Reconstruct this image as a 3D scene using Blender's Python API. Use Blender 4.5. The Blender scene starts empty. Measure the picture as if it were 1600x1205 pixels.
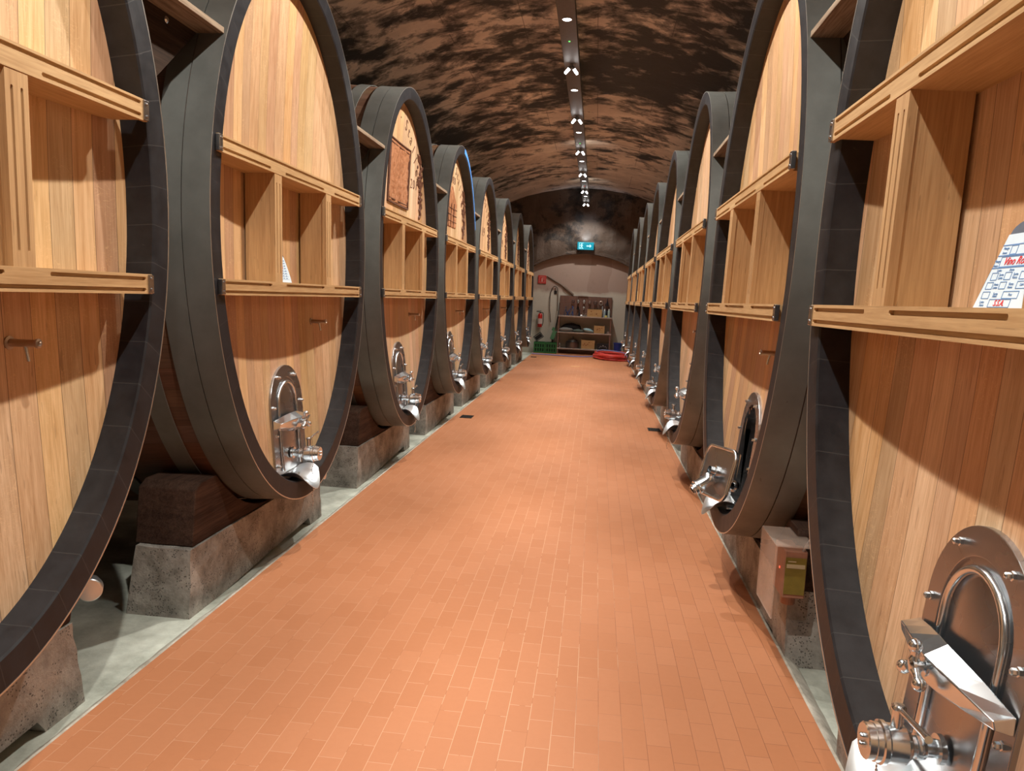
import bpy, bmesh, math, random
from math import pi, sin, cos, sqrt, radians
from mathutils import Vector, Matrix, noise
random.seed(7)
S = bpy.context.scene
COL = S.collection

# ---------------------------------------------------------------- camera
cd = bpy.data.cameras.new('camera'); cam = bpy.data.objects.new('camera', cd); COL.objects.link(cam)
cd.sensor_width = 36; cd.lens = 27.0; cd.clip_start = .02; cd.clip_end = 200
RX = (0.99300222, 0.0580473, -0.10284504); RY = (0.10869268, -0.10869268, 0.98811528); RZ = (0.04617892, -0.99237917, -0.11424139)
right = Vector((RX[0], RY[0], RZ[0])); down = Vector((RX[1], RY[1], RZ[1])); fwd = Vector((RX[2], RY[2], RZ[2]))
M = Matrix.Identity(4)
for i in range(3):
    M[i][0] = right[i]; M[i][1] = -down[i]; M[i][2] = -fwd[i]
M[2][3] = 1.6
cam.matrix_world = M
S.camera = cam
# ---------------------------------------------------------------- world, exposure
w = bpy.data.worlds.new('world'); S.world = w; w.use_nodes = True
w.node_tree.nodes['Background'].inputs[0].default_value = (.5, .55, .6, 1)
w.node_tree.nodes['Background'].inputs[1].default_value = .02
S.view_settings.view_transform = 'Standard'; S.view_settings.look = 'None'
S.view_settings.gamma = 1; S.view_settings.use_curve_mapping = False
S.view_settings.exposure = 0.0
# cask centres along the aisle
CY = [1.80, 4.42, 7.09, 9.67, 12.14, 14.60, 17.04, 19.66]
AL, AR = -1.71, .785           # planes of the cask fronts, left and right
TX, TZ = -.45, 4.35            # lamp channel under the vault
P_SPOT, P_DOWN = 310.0, 98.0
def spot(x, y, z, tx, ty, tz, power, ang, blend, col, rad=.03):
    l = bpy.data.lights.new('spot_light', 'SPOT'); l.energy = power; l.spot_size = radians(ang); l.spot_blend = blend
    l.color = col; l.shadow_soft_size = rad
    o = bpy.data.objects.new('spot_light', l); COL.objects.link(o); o.location = (x, y, z)
    o.rotation_euler = (Vector((tx, ty, tz)) - Vector((x, y, z))).to_track_quat('-Z', 'Y').to_euler()
LY = [1.6, 4.2, 6.85, 9.4, 11.95, 14.45, 16.95, 19.55, 22.1]      # twin spotlights along the channel
DY = [.3, 2.85, 5.4, 7.95, 10.53, 13.1, 15.74, 18.3, 20.9]        # round downlights
for k, yc in enumerate([-.9] + LY[:8]):
    for sx in (-1, 1):
        p = P_SPOT * (.2 if (k == 7 and sx < 0) else 1)
        spot(TX + sx*.07, yc, TZ - .13, TX + sx*1.9, yc, 1.5, p, 100, .45, (1, .945, .86))
for yd in DY:
    spot(TX, yd, TZ - .03, TX, yd, 0, P_DOWN, 125, .6, (1, .945, .87), .045)
spot(TX, 22.0, TZ - .08, TX - .1, 23.3, 1.0, 130, 110, .5, (1, .95, .88))
for yu in (16.3, 21.2):
    spot(TX, yu, TZ + .12, TX + .05, yu + .3, 4.85, 5, 150, .8, (1, .93, .8), .05)
spot(-.41, 22.90, 3.31, -.41, 23.1, 3.75, 16, 120, .9, (.6, .8, 1), .04)

# ---------------------------------------------------------------- node helpers
class NT:
    def __init__(s, name):
        s.m = bpy.data.materials.new(name); s.m.use_nodes = True; s.t = s.m.node_tree; s.b = s.t.nodes['Principled BSDF']
    def n(s, t, props=None, **ins):
        nd = s.t.nodes.new('ShaderNode' + t)
        for k, v in (props or {}).items(): setattr(nd, k, v)
        for k, v in ins.items():
            key = int(k[1:]) if k[0] == 'i' and k[1:].isdigit() else k.replace('_', ' ')
            s.set(nd.inputs[key], v)
        return nd
    def set(s, inp, v):
        if isinstance(v, bpy.types.NodeSocket): s.t.links.new(v, inp)
        else: inp.default_value = v
    def math(s, op, a, b=0.0, c=None):
        nd = s.t.nodes.new('ShaderNodeMath'); nd.operation = op; s.set(nd.inputs[0], a); s.set(nd.inputs[1], b)
        if c is not None: s.set(nd.inputs[2], c)
        return nd.outputs[0]
    def mix(s, f, a, b, blend='MIX'):
        nd = s.t.nodes.new('ShaderNodeMix'); nd.data_type = 'RGBA'; nd.blend_type = blend
        s.set(nd.inputs[0], f); s.set(nd.inputs[6], a); s.set(nd.inputs[7], b); return nd.outputs[2]
    def ramp(s, f, stops):
        nd = s.t.nodes.new('ShaderNodeValToRGB'); s.set(nd.inputs[0], f); e = nd.color_ramp.elements
        e[0].position, e[0].color = stops[0]; e[1].position, e[1].color = stops[-1]
        for p, c in stops[1:-1]: x = e.new(p); x.color = c
        return nd.outputs[0]
    def noise(s, vec, scale, detail=4, rough=.5, dist=0):
        nd = s.n('TexNoise', None, Scale=scale, Detail=detail, Roughness=rough, Distortion=dist)
        s.set(nd.inputs['Vector'], vec); return nd.outputs[0]
    def bump(s, h, strength=.3, dist=.01):
        nd = s.n('Bump', None, Strength=strength, Distance=dist); s.set(nd.inputs['Height'], h)
        s.t.links.new(nd.outputs[0], s.b.inputs['Normal'])
    def obj(s): return s.n('TexCoord').outputs['Object']
    def sc(s, v, x, y, z):
        nd = s.n('VectorMath', {'operation': 'MULTIPLY'}); s.set(nd.inputs[0], v); nd.inputs[1].default_value = (x, y, z); return nd.outputs[0]
    def add(s, v, u):
        nd = s.n('VectorMath', {'operation': 'ADD'}); s.set(nd.inputs[0], v); s.set(nd.inputs[1], u); return nd.outputs[0]
def g(v, a=1): return (v, v, v, a)
def c3(r, gg, b): return (r, gg, b, 1)
MATS = {}
def simple(name, col, rough=.5, metal=0, var=.12, bump=.1, scale=30, emit=None, es=1):
    if name in MATS: return MATS[name]
    m = NT(name); v = m.obj(); nz = m.noise(v, scale, 5)
    lo = tuple(c*(1-var) for c in col) + (1,); hi = tuple(min(1, c*(1+var)) for c in col) + (1,)
    m.set(m.b.inputs['Base Color'], m.ramp(nz, [(.3, lo), (.7, hi)]))
    m.b.inputs['Roughness'].default_value = rough; m.b.inputs['Metallic'].default_value = metal
    if bump: m.bump(nz, bump, .004)
    if emit:
        m.b.inputs['Emission Color'].default_value = emit + (1,); m.b.inputs['Emission Strength'].default_value = es
    MATS[name] = m.m; return m.m

def oak(name, axis, c_dark, c_light, plank=9.0, rough=.5, flecks=True, seams=True, radial=False):
    """oak boards: 'axis' is the coordinate across the boards; grain runs along the other one"""
    m = NT(name); v = m.obj(); inf = m.n('ObjectInfo')
    off = m.sc(inf.outputs['Location'], .37, .61, .13)
    sp = m.n('SeparateXYZ'); m.set(sp.inputs[0], v)
    if radial:
        ang = m.math('ARCTAN2', m.math('DIVIDE', m.math('SUBTRACT', sp.outputs[2], 1.885), 1.35), sp.outputs[1])
        u = m.math('MULTIPLY', ang, 1.2)
        cb = m.n('CombineXYZ'); m.set(cb.inputs[0], u); m.set(cb.inputs[2], sp.outputs[0]); v = cb.outputs[0]
    else:
        u = {'x': sp.outputs[0], 'y': sp.outputs[1], 'z': sp.outputs[2]}[axis]
    vo = m.add(v, off)
    so = m.n('SeparateXYZ'); m.set(so.inputs[0], off)
    uo = m.math('ADD', u, so.outputs[1])
    vr = m.n('TexVoronoi', {'voronoi_dimensions': '1D'}, Scale=plank, Randomness=.55); m.set(vr.inputs['W'], uo)
    ve = m.n('TexVoronoi', {'voronoi_dimensions': '1D', 'feature': 'DISTANCE_TO_EDGE'}, Scale=plank, Randomness=.55); m.set(ve.inputs['W'], uo)
    hs = m.n('SeparateColor'); m.set(hs.inputs[0], vr.outputs['Color'])
    # per board shift of the grain
    sh = m.n('CombineXYZ'); m.set(sh.inputs[0], m.math('MULTIPLY', hs.outputs[0], 7.0)); m.set(sh.inputs[1], m.math('MULTIPLY', hs.outputs[1], 7.0)); m.set(sh.inputs[2], m.math('MULTIPLY', hs.outputs[2], 9.0))
    vg = m.add(vo, sh.outputs[0]) if seams else vo
    if radial or (axis == 'y'): st = (26, 26, 1.1) if not radial else (26, 26, 1.5)
    elif axis == 'z': st = (26, 1.1, 26)
    else: st = (26, 26, 1.1)
    grain = m.noise(m.sc(vg, *st), 1.6, 6, .65, .6)
    fine = m.noise(m.sc(vg, st[0]*6, st[1]*6, st[2]*5), 1.0, 3, .6)
    big = m.noise(m.sc(vg, .8*st[0]/8, .8*st[1]/8, .8*st[2]/1.2), 1.0, 3)
    f = m.math('ADD', m.math('MULTIPLY', grain, .42), m.math('ADD', m.math('MULTIPLY', fine, .34), m.math('MULTIPLY', big, .24)))
    col = m.ramp(f, [(.37, c_dark), (.5, tuple((a+b)/2 for a, b in zip(c_dark, c_light))), (.63, c_light)])
    if seams:
        hv = m.n('HueSaturation'); m.set(hv.inputs['Color'], col)
        m.set(hv.inputs['Value'], m.math('ADD', m.math('MULTIPLY', hs.outputs[0], .34), .82))
        m.set(hv.inputs['Hue'], m.math('ADD', m.math('MULTIPLY', hs.outputs[1], .022), .489))
        m.set(hv.inputs['Saturation'], m.math('ADD', m.math('MULTIPLY', hs.outputs[2], .2), .9))
        col = hv.outputs[0]
    if flecks:
        wv = m.noise(m.add(m.sc(vg, 9, 9, 26), m.sc(vg, 3, 5, 0)), 1.0, 2, .5, 2.2)
        band = m.math('ABSOLUTE', m.math('SUBTRACT', wv, .5))
        ray = m.math('MULTIPLY', m.math('LESS_THAN', band, .010), m.math('GREATER_THAN', m.noise(m.sc(vg, 5, 5, 2.2), 1.0, 2), .53))
        col = m.mix(m.math('MULTIPLY', ray, .32), col, c3(.80, .55, .30))
    dk = m.math('GREATER_THAN', m.noise(m.sc(vg, st[0]*1.3, st[1]*1.3, st[2]*3), 2.2, 2), .70)
    col = m.mix(m.math('MULTIPLY', dk, .30), col, c3(.12, .06, .025))
    h = m.math('MULTIPLY', grain, .3)
    if seams:
        sw = m.math('LESS_THAN', ve.outputs['Distance'], .012 if not radial else .02)
        col = m.mix(m.math('MULTIPLY', sw, .75), col, c3(.07, .035, .015))
        h = m.math('SUBTRACT', h, m.math('MULTIPLY', sw, .6))
    m.set(m.b.inputs['Base Color'], col)
    m.b.inputs['Roughness'].default_value = rough
    if rough > .75: m.b.inputs['Specular IOR Level'].default_value = .12
    m.bump(h, .25, .004)
    return m.m
M_HEAD = oak('oak_head', 'y', c3(.42, .24, .115), c3(.66, .445, .265))
M_RAIL = oak('oak_rail', 'z', c3(.38, .22, .095), c3(.60, .40, .20), seams=False, flecks=False, rough=.55)
M_DIV = oak('oak_divider', 'y', c3(.36, .20, .085), c3(.58, .37, .18), seams=False, flecks=False, rough=.55)
M_STAVE = oak('oak_stave', 'x', c3(.085, .042, .024), c3(.18, .095, .055), plank=10, flecks=False, radial=True)
M_SADDLE = oak('saddle_timber', 'z', c3(.022, .012, .009), c3(.085, .048, .033), plank=4, flecks=False, seams=False, rough=.8)
M_WEDGEB = oak('shaded_wedge_timber', 'z', c3(.015, .009, .006), c3(.05, .03, .02), plank=4, flecks=False, seams=False, rough=.8)  # wedge block timber, shade below its top board put into the colour
M_WEDGE = oak('grey_timber', 'z', c3(.13, .085, .055), c3(.36, .28, .2), flecks=False, seams=False, rough=.8)
M_CARVE = oak('carved_oak', 'y', c3(.22, .075, .025), c3(.46, .21, .10), flecks=False, seams=False, rough=.6)
M_CARVED = simple('scorched_carving', (.10, .035, .015), .7)

def mk_rim():
    m = NT('black_painted_rim'); v = m.obj()
    sp = m.n('SeparateXYZ'); m.set(sp.inputs[0], v)
    ang = m.math('ARCTAN2', m.math('DIVIDE', m.math('SUBTRACT', sp.outputs[2], 1.885), 1.2), sp.outputs[1])
    fr = m.math('FRACT', m.math('ADD', m.math('MULTIPLY', ang, 8.1), m.math('MULTIPLY', m.noise(v, .9, 0), 1.2)))
    seam = m.math('LESS_THAN', fr, .022)
    nz = m.noise(v, 14, 6, .65); sc = m.math('GREATER_THAN', m.noise(m.sc(v, 8, 30, 30), 2.0, 3, .6, 1.5), .74)
    col = m.ramp(nz, [(.3, c3(.007, .007, .009)), (.75, c3(.020, .020, .023))])
    col = m.mix(m.math('MULTIPLY', seam, .25), col, c3(.09, .085, .08))
    col = m.mix(m.math('MULTIPLY', sc, .3), col, c3(.09, .085, .08))
    m.set(m.b.inputs['Base Color'], col)
    m.set(m.b.inputs['Roughness'], m.math('ADD', m.math('MULTIPLY', nz, .25), .36)); m.b.inputs['Specular IOR Level'].default_value = .35
    m.bump(m.math('SUBTRACT', m.math('MULTIPLY', nz, .4), seam), .3, .003)
    return m.m
M_RIM = mk_rim()
def mk_hoop():
    m = NT('painted_steel_hoop'); v = m.obj(); nz = m.noise(m.sc(v, 1, 1, 1), 3.0, 5, .6); n2 = m.noise(v, 45, 4, .6)
    col = m.ramp(nz, [(.3, c3(.15, .155, .145)), (.7, c3(.235, .245, .23))])
    rust = m.math('GREATER_THAN', m.noise(m.sc(v, 14, 6, 6), 1.5, 5, .7), .70)
    col = m.mix(m.math('MULTIPLY', rust, .35), col, c3(.06, .03, .018))
    m.set(m.b.inputs['Base Color'], col); m.b.inputs['Metallic'].default_value = .4
    m.set(m.b.inputs['Roughness'], m.math('ADD', m.math('MULTIPLY', n2, .2), .25))
    m.bump(n2, .06, .002)
    return m.m
M_HOOP = mk_hoop()
def mk_steel(name, col, r0, r1):
    m = NT(name); v = m.obj(); nz = m.noise(m.sc(v, 3, 3, 7), 1.0, 2, .4)
    m.b.inputs['Base Color'].default_value = col + (1,); m.b.inputs['Metallic'].default_value = 1
    m.set(m.b.inputs['Roughness'], m.math('ADD', m.math('MULTIPLY', nz, r1-r0), r0))
    return m.m
M_STEEL = mk_steel('polished_steel', (.72, .78, .82), .10, .28)
M_SHEET = mk_steel('brushed_sheet_steel', (.74, .80, .84), .26, .42)
M_PLATE = mk_steel('hatch_plate_steel', (.40, .40, .41), .20, .34)
M_EDGE = mk_steel('bare_hoop_edge', (.62, .60, .56), .3, .45)
M_BLACK = simple('black_plastic', (.012, .012, .013), .4)
M_TAPD = mk_steel('tarnished_brass_steel', (.45, .38, .32), .2, .4)

def mk_tile():
    m = NT('terracotta_tiles'); v = m.obj(); sp = m.n('SeparateXYZ'); m.set(sp.inputs[0], v)
    cb = m.n('CombineXYZ')
    m.set(cb.inputs[0], m.math('ADD', sp.outputs[1], 18.5 - .182 + .0925)); m.set(cb.inputs[1], m.math('ADD', sp.outputs[0], 17.5 - .0133))
    br = m.n('TexBrick', {'offset': .5, 'offset_frequency': 2, 'squash': 1.0}, Scale=1.0)
    m.set(br.inputs['Vector'], cb.outputs[0]); br.inputs['Brick Width'].default_value = .185; br.inputs['Row Height'].default_value = .0875
    br.inputs['Mortar Size'].default_value = .0011; br.inputs['Mortar Smooth'].default_value = .2; br.inputs['Bias'].default_value = 0
    br.inputs['Color1'].default_value = (.455, .182, .082, 1); br.inputs['Color2'].default_value = (.50, .212, .103, 1); br.inputs['Mortar'].default_value = (.5, .5, .5, 1)
    big = m.noise(v, 1.3, 4, .6); fine = m.noise(v, 35, 5, .6); mid = m.noise(v, 7, 3)
    body = m.mix(m.math('MULTIPLY', big, .55), br.outputs[0], c3(.475, .198, .094))
    body = m.mix(m.math('MULTIPLY', m.math('SUBTRACT', fine, .35), .25), body, c3(.34, .12, .045))
    grout_sheen = m.ramp(m.math('ADD', m.math('MULTIPLY', m.math('ADD', sp.outputs[0], .9), .55), m.math('MULTIPLY', m.math('SUBTRACT', big, .5), .9)),
                [(.0, c3(.58, .31, .18)), (.45, c3(.66, .42, .27)), (.62, c3(.30, .11, .05)), (1, c3(.22, .075, .035))])  # light reflection painted into the grout: pale left and centre, dark right
    gk = m.mix(m.math('GREATER_THAN', mid, .6), grout_sheen, c3(.38, .145, .06))
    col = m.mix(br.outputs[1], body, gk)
    m.set(m.b.inputs['Base Color'], col)
    m.set(m.b.inputs['Roughness'], m.math('ADD', m.math('MULTIPLY', big, .2), .38))
    m.b.inputs['Specular IOR Level'].default_value = .4
    m.bump(m.math('ADD', m.math('MULTIPLY', br.outputs[1], -1.0), m.math('MULTIPLY', fine, .15)), .25, .002)
    return m.m
M_TILE = mk_tile()
def mk_concrete(name, lo, hi, pits=True, sc=9):
    m = NT(name); v = m.obj(); nz = m.noise(v, sc, 8, .7); n2 = m.noise(v, 2.0, 4, .6); n3 = m.noise(v, 90, 3, .6)
    col = m.ramp(m.math('ADD', m.math('MULTIPLY', nz, .6), m.math('MULTIPLY', n2, .4)), [(.36, lo), (.62, hi)])
    if pits:
        vo = m.n('TexVoronoi', None, Scale=85.0); m.set(vo.inputs['Vector'], v)
        pit = m.math('MULTIPLY', m.math('LESS_THAN', vo.outputs['Distance'], .30), m.math('GREATER_THAN', m.noise(v, 13, 2), .5))
        col = m.mix(m.math('MULTIPLY', pit, .75), col, c3(.05, .045, .04))
        m.bump(m.math('SUBTRACT', m.math('ADD', nz, m.math('MULTIPLY', n3, .3)), pit), .6, .012)
    else: m.bump(m.math('ADD', nz, m.math('MULTIPLY', n3, .2)), .35, .008)
    m.set(m.b.inputs['Base Color'], col); m.b.inputs['Roughness'].default_value = .85
    return m.m
M_CONC = mk_concrete('pitted_concrete', c3(.17, .155, .135), c3(.46, .43, .385))
M_GUT = mk_concrete('smooth_cement', c3(.30, .32, .27), c3(.62, .66, .58), False, 5)
M_KERB = mk_concrete('kerb_cement', c3(.28, .25, .20), c3(.60, .57, .49), False, 14)

def mk_vault(name, lo, hi, thr, rubble=False):
    m = NT(name); v = m.obj(); sp = m.n('SeparateXYZ'); m.set(sp.inputs[0], v)
    base = m.ramp(m.noise(v, 1.6, 8, .65), [(.3, lo), (.7, hi)])
    warm = m.noise(v, .45, 3)
    base = m.mix(m.math('MULTIPLY', warm, .35), base, c3(.42, .28, .19))
    # mould: large soft zones broken by smeared spots
    zone = m.noise(m.add(m.sc(v, .40, .42, .5), (3.1, 1.7, .3)), 1.0, 3, .55, .3)
    spots = m.noise(m.sc(v, 1.9, 2.3, 2.2), 1.0, 8, .68, .25)
    f = m.math('ADD', m.math('MULTIPLY', zone, .50), m.math('ADD', m.math('MULTIPLY', spots, .95), .15))
    yb = m.n('MapRange', {'interpolation_type': 'SMOOTHSTEP'}); m.set(yb.inputs[0], sp.outputs[1]); yb.inputs[1].default_value = 14.5; yb.inputs[2].default_value = 17.5
    yc = m.n('MapRange', {'interpolation_type': 'SMOOTHSTEP'}); m.set(yc.inputs[0], sp.outputs[1]); yc.inputs[1].default_value = 6.0; yc.inputs[2].default_value = 9.5
    f = m.math('ADD', f, m.math('ADD', m.math('MULTIPLY', yb.outputs[0], -.14), m.math('MULTIPLY', yc.outputs[0], .09)))
    mould = m.ramp(f, [(thr, g(0)), (thr + .04, g(.55)), (thr + .13, g(1))])
    # construction joints across and shutter-board lines along the vault
    jy = m.math('FRACT', m.math('ADD', m.math('DIVIDE', sp.outputs[1], 4.1), m.math('MULTIPLY', m.noise(v, 2.0, 3), .012)))
    joint = m.math('LESS_THAN', jy, .006)
    ang = m.math('ARCTAN2', m.math('SUBTRACT', sp.outputs[2], .2), m.math('ADD', sp.outputs[0], .46))
    ja = m.math('FRACT', m.math('ADD', m.math('MULTIPLY', ang, 5.3), m.math('MULTIPLY', m.noise(v, 1.4, 3), .02)))
    board = m.math('MULTIPLY', m.math('LESS_THAN', ja, .012), m.math('GREATER_THAN', m.noise(v, 1.1, 2), .5))
    col = m.mix(m.math('MULTIPLY', m.math('MAXIMUM', joint, board), .6), base, c3(.05, .03, .02))
    col = m.mix(mould, col, c3(.010, .008, .007))
    m.set(m.b.inputs['Base Color'], col)
    m.b.inputs['Roughness'].default_value = .62
    h = m.math('ADD', m.noise(v, 3.0, 8, .7), m.math('MULTIPLY', joint, -.5))
    m.bump(h, .8 if rubble else .55, .05 if rubble else .03)
    return m.m
M_VAULT = mk_vault('mouldy_vault_plaster', c3(.46, .38, .33), c3(.88, .76, .66), .865)
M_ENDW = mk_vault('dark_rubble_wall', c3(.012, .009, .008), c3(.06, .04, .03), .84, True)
def mk_pale():
    m = NT('patchy_limewash'); v = m.obj(); sp = m.n('SeparateXYZ'); m.set(sp.inputs[0], v)
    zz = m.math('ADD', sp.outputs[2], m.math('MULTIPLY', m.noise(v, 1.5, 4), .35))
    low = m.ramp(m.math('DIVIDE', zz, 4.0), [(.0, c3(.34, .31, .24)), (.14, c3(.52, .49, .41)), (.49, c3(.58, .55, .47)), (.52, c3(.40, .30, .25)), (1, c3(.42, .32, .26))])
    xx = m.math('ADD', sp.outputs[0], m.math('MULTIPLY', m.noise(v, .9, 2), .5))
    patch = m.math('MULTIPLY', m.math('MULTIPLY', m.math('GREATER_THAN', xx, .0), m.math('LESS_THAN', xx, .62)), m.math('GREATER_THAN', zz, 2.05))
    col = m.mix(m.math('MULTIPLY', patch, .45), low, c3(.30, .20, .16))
    st = m.ramp(m.noise(v, 2.4, 8, .75), [(.58, g(0)), (.72, g(1))])
    col = m.mix(m.math('MULTIPLY', st, .35), col, c3(.14, .09, .06))
    m.set(m.b.inputs['Base Color'], col); m.b.inputs['Roughness'].default_value = .9
    m.bump(m.noise(v, 8, 6, .6), .3, .01)
    return m.m
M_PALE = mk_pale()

# ---------------------------------------------------------------- mesh helpers
def link(name, me, parent=None):
    o = bpy.data.objects.new(name, me); COL.objects.link(o)
    if parent is not None: o.parent = parent
    return o
def mobj(name, bm, mat, parent=None, smooth=False, bevel=0):
    bmesh.ops.recalc_face_normals(bm, faces=bm.faces[:])
    if bevel:
        es = [e for e in bm.edges if len(e.link_faces) == 2 and e.calc_face_angle(0) > .6]
        bmesh.ops.bevel(bm, geom=es, offset=bevel, segments=2, profile=.5, affect='EDGES')
    me = bpy.data.meshes.new(name); bm.to_mesh(me); bm.free()
    for m in (mat if isinstance(mat, (list, tuple)) else [mat]): me.materials.append(m)
    if smooth:
        for p in me.polygons: p.use_smooth = True
        try: me.set_sharp_from_angle(angle=radians(40))
        except Exception: pass
    return link(name, me, parent)
def box(bm, x0, x1, y0, y1, z0, z1, mi=0, rot=None):
    vs = [bm.verts.new((x, y, z)) for x in (x0, x1) for y in (y0, y1) for z in (z0, z1)]
    for f in ((0,1,3,2), (4,6,7,5), (0,4,5,1), (2,3,7,6), (0,2,6,4), (1,5,7,3)):
        fc = bm.faces.new([vs[i] for i in f]); fc.material_index = mi
    if rot is not None:
        c = Vector(((x0+x1)/2, (y0+y1)/2, (z0+z1)/2))
        bmesh.ops.rotate(bm, verts=vs, cent=c, matrix=rot)
    return vs
def prism(bm, pts, axis, a, b, mi=0):
    """pts: 2-D outline; axis: extrusion axis"""
    def P(p, t):
        return {'x': (t, p[0], p[1]), 'y': (p[0], t, p[1]), 'z': (p[0], p[1], t)}[axis]
    A = [bm.verts.new(P(p, a)) for p in pts]; B = [bm.verts.new(P(p, b)) for p in pts]
    fs = [bm.faces.new(A), bm.faces.new(list(reversed(B)))]
    n = len(pts)
    for i in range(n): fs.append(bm.faces.new((A[i], B[i], B[(i+1) % n], A[(i+1) % n])))
    for f in fs: f.material_index = mi
    return A + B
def lathe(bm, org, ax, prof, seg=24, mi=0):
    """prof: (distance along ax, radius)"""
    org = Vector(org); ax = Vector(ax).normalized(); u = ax.orthogonal().normalized(); v = ax.cross(u)
    rings = []
    for t, r in prof:
        if r < 1e-6: rings.append([bm.verts.new(org + ax*t)])
        else: rings.append([bm.verts.new(org + ax*t + (u*cos(2*pi*i/seg) + v*sin(2*pi*i/seg))*r) for i in range(seg)])
    for A, B in zip(rings, rings[1:]):
        for i in range(seg):
            j = (i+1) % seg
            if len(A) == 1 and len(B) == 1: continue
            if len(A) == 1: f = bm.faces.new((A[0], B[i], B[j]))
            elif len(B) == 1: f = bm.faces.new((A[i], B[0], A[j]))
            else: f = bm.faces.new((A[i], B[i], B[j], A[j]))
            f.material_index = mi
def cyl(bm, a, b, r, r2=None, seg=20, mi=0):
    a = Vector(a); b = Vector(b); L = (b-a).length
    r2 = r if r2 is None else r2
    lathe(bm, a, b-a, [(0, 0), (0, r), (L, r2), (L, 0)], seg, mi)
def tube(bm, pts, r, seg=8, closed=False, mi=0):
    pts = [Vector(p) for p in pts]; n = len(pts); rings = []
    up = None
    for i, p in enumerate(pts):
        if closed: d = pts[(i+1) % n] - pts[i-1]
        else: d = pts[min(i+1, n-1)] - pts[max(i-1, 0)]
        d.normalize()
        if up is None: up = d.orthogonal().normalized()
        up = (up - d*up.dot(d)).normalized(); v = d.cross(up)
        rr = r[i] if isinstance(r, (list, tuple)) else r
        rings.append([bm.verts.new(p + (up*cos(2*pi*k/seg) + v*sin(2*pi*k/seg))*rr) for k in range(seg)])
    for i in range(n if closed else n-1):
        A = rings[i]; B = rings[(i+1) % n]
        sft = 0
        if closed and i == n-1:
            sft = min(range(seg), key=lambda s: sum((A[k].co - B[(k+s) % seg].co).length for k in range(seg)))
        for k in range(seg):
            f = bm.faces.new((A[k], A[(k+1) % seg], B[(k+1+sft) % seg], B[(k+sft) % seg])); f.material_index = mi
    if not closed: bm.faces.new(rings[0][::-1]); bm.faces.new(rings[-1])
def ball(bm, c, r, seg=10, scale=(1, 1, 1)):
    ret = bmesh.ops.create_uvsphere(bm, u_segments=seg, v_segments=max(4, seg//2+1), radius=r)
    for v in ret['verts']: v.co = Vector((v.co.x*scale[0], v.co.y*scale[1], v.co.z*scale[2])) + Vector(c)
def smooth_path(pts, n=8):
    pts = [Vector(p) for p in pts]; out = []
    for i in range(len(pts)-1):
        p0 = pts[max(i-1, 0)]; p1 = pts[i]; p2 = pts[i+1]; p3 = pts[min(i+2, len(pts)-1)]
        for k in range(n):
            t = k/n
            out.append(.5*((2*p1) + (p2-p0)*t + (2*p0-5*p1+4*p2-p3)*t*t + (3*p1-p0-3*p2+p3)*t**3))
    out.append(pts[-1]); return out
def thing(name, label, cat, loc=(0, 0, 0), rz=0, group=None):
    o = bpy.data.objects.new(name, None); COL.objects.link(o); o.location = loc; o.rotation_euler = (0, 0, rz)
    o.empty_display_size = .1
    o['label'] = label; o['category'] = cat
    if group: o['group'] = group
    return o
def tag(o, label, cat, group=None):
    o['label'] = label; o['category'] = cat
    if group: o['group'] = group
    return o
def struct(o): o['kind'] = 'structure'; return o
def copy_tree(o, parent=None):
    c = o.copy(); COL.objects.link(c)
    if parent is not None: c.parent = parent; c.matrix_parent_inverse = o.matrix_parent_inverse.copy()
    for ch in list(o.children): copy_tree(ch, c)
    return c
def boolean_cut(name, bm_main, bm_cut, mat, parent):
    bmesh.ops.recalc_face_normals(bm_main, faces=bm_main.faces[:]); bmesh.ops.recalc_face_normals(bm_cut, faces=bm_cut.faces[:])
    a = bpy.data.meshes.new(name); bm_main.to_mesh(a); bm_main.free(); c = bpy.data.meshes.new('cut'); bm_cut.to_mesh(c); bm_cut.free()
    oa = bpy.data.objects.new('tmp_a', a); oc = bpy.data.objects.new('tmp_c', c); COL.objects.link(oa); COL.objects.link(oc)
    md = oa.modifiers.new('b', 'BOOLEAN'); md.operation = 'DIFFERENCE'; md.object = oc; md.solver = 'EXACT'
    dg = bpy.context.evaluated_depsgraph_get(); dg.update()
    me = bpy.data.meshes.new_from_object(oa.evaluated_get(dg)); me.name = name
    me.materials.clear(); me.materials.append(mat)
    bpy.data.objects.remove(oa); bpy.data.objects.remove(oc)
    for p in me.polygons: p.use_smooth = False
    return link(name, me, parent)
def text_mesh(body, size, ext=.002, shear=0, bold=0):
    cu = bpy.data.curves.new('txt', 'FONT'); cu.body = body; cu.size = size; cu.extrude = ext; cu.offset = bold; cu.shear = shear
    cu.align_x = 'CENTER'; cu.align_y = 'CENTER'; cu.resolution_u = 3
    o = bpy.data.objects.new('txt', cu); COL.objects.link(o)
    dg = bpy.context.evaluated_depsgraph_get(); dg.update()
    me = bpy.data.meshes.new_from_object(o.evaluated_get(dg)); bpy.data.objects.remove(o)
    return me
def add_text(bm, body, size, mat4, **k):
    me = text_mesh(body, size, **k); me.transform(mat4); bm.from_mesh(me); bpy.data.meshes.remove(me)

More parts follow.
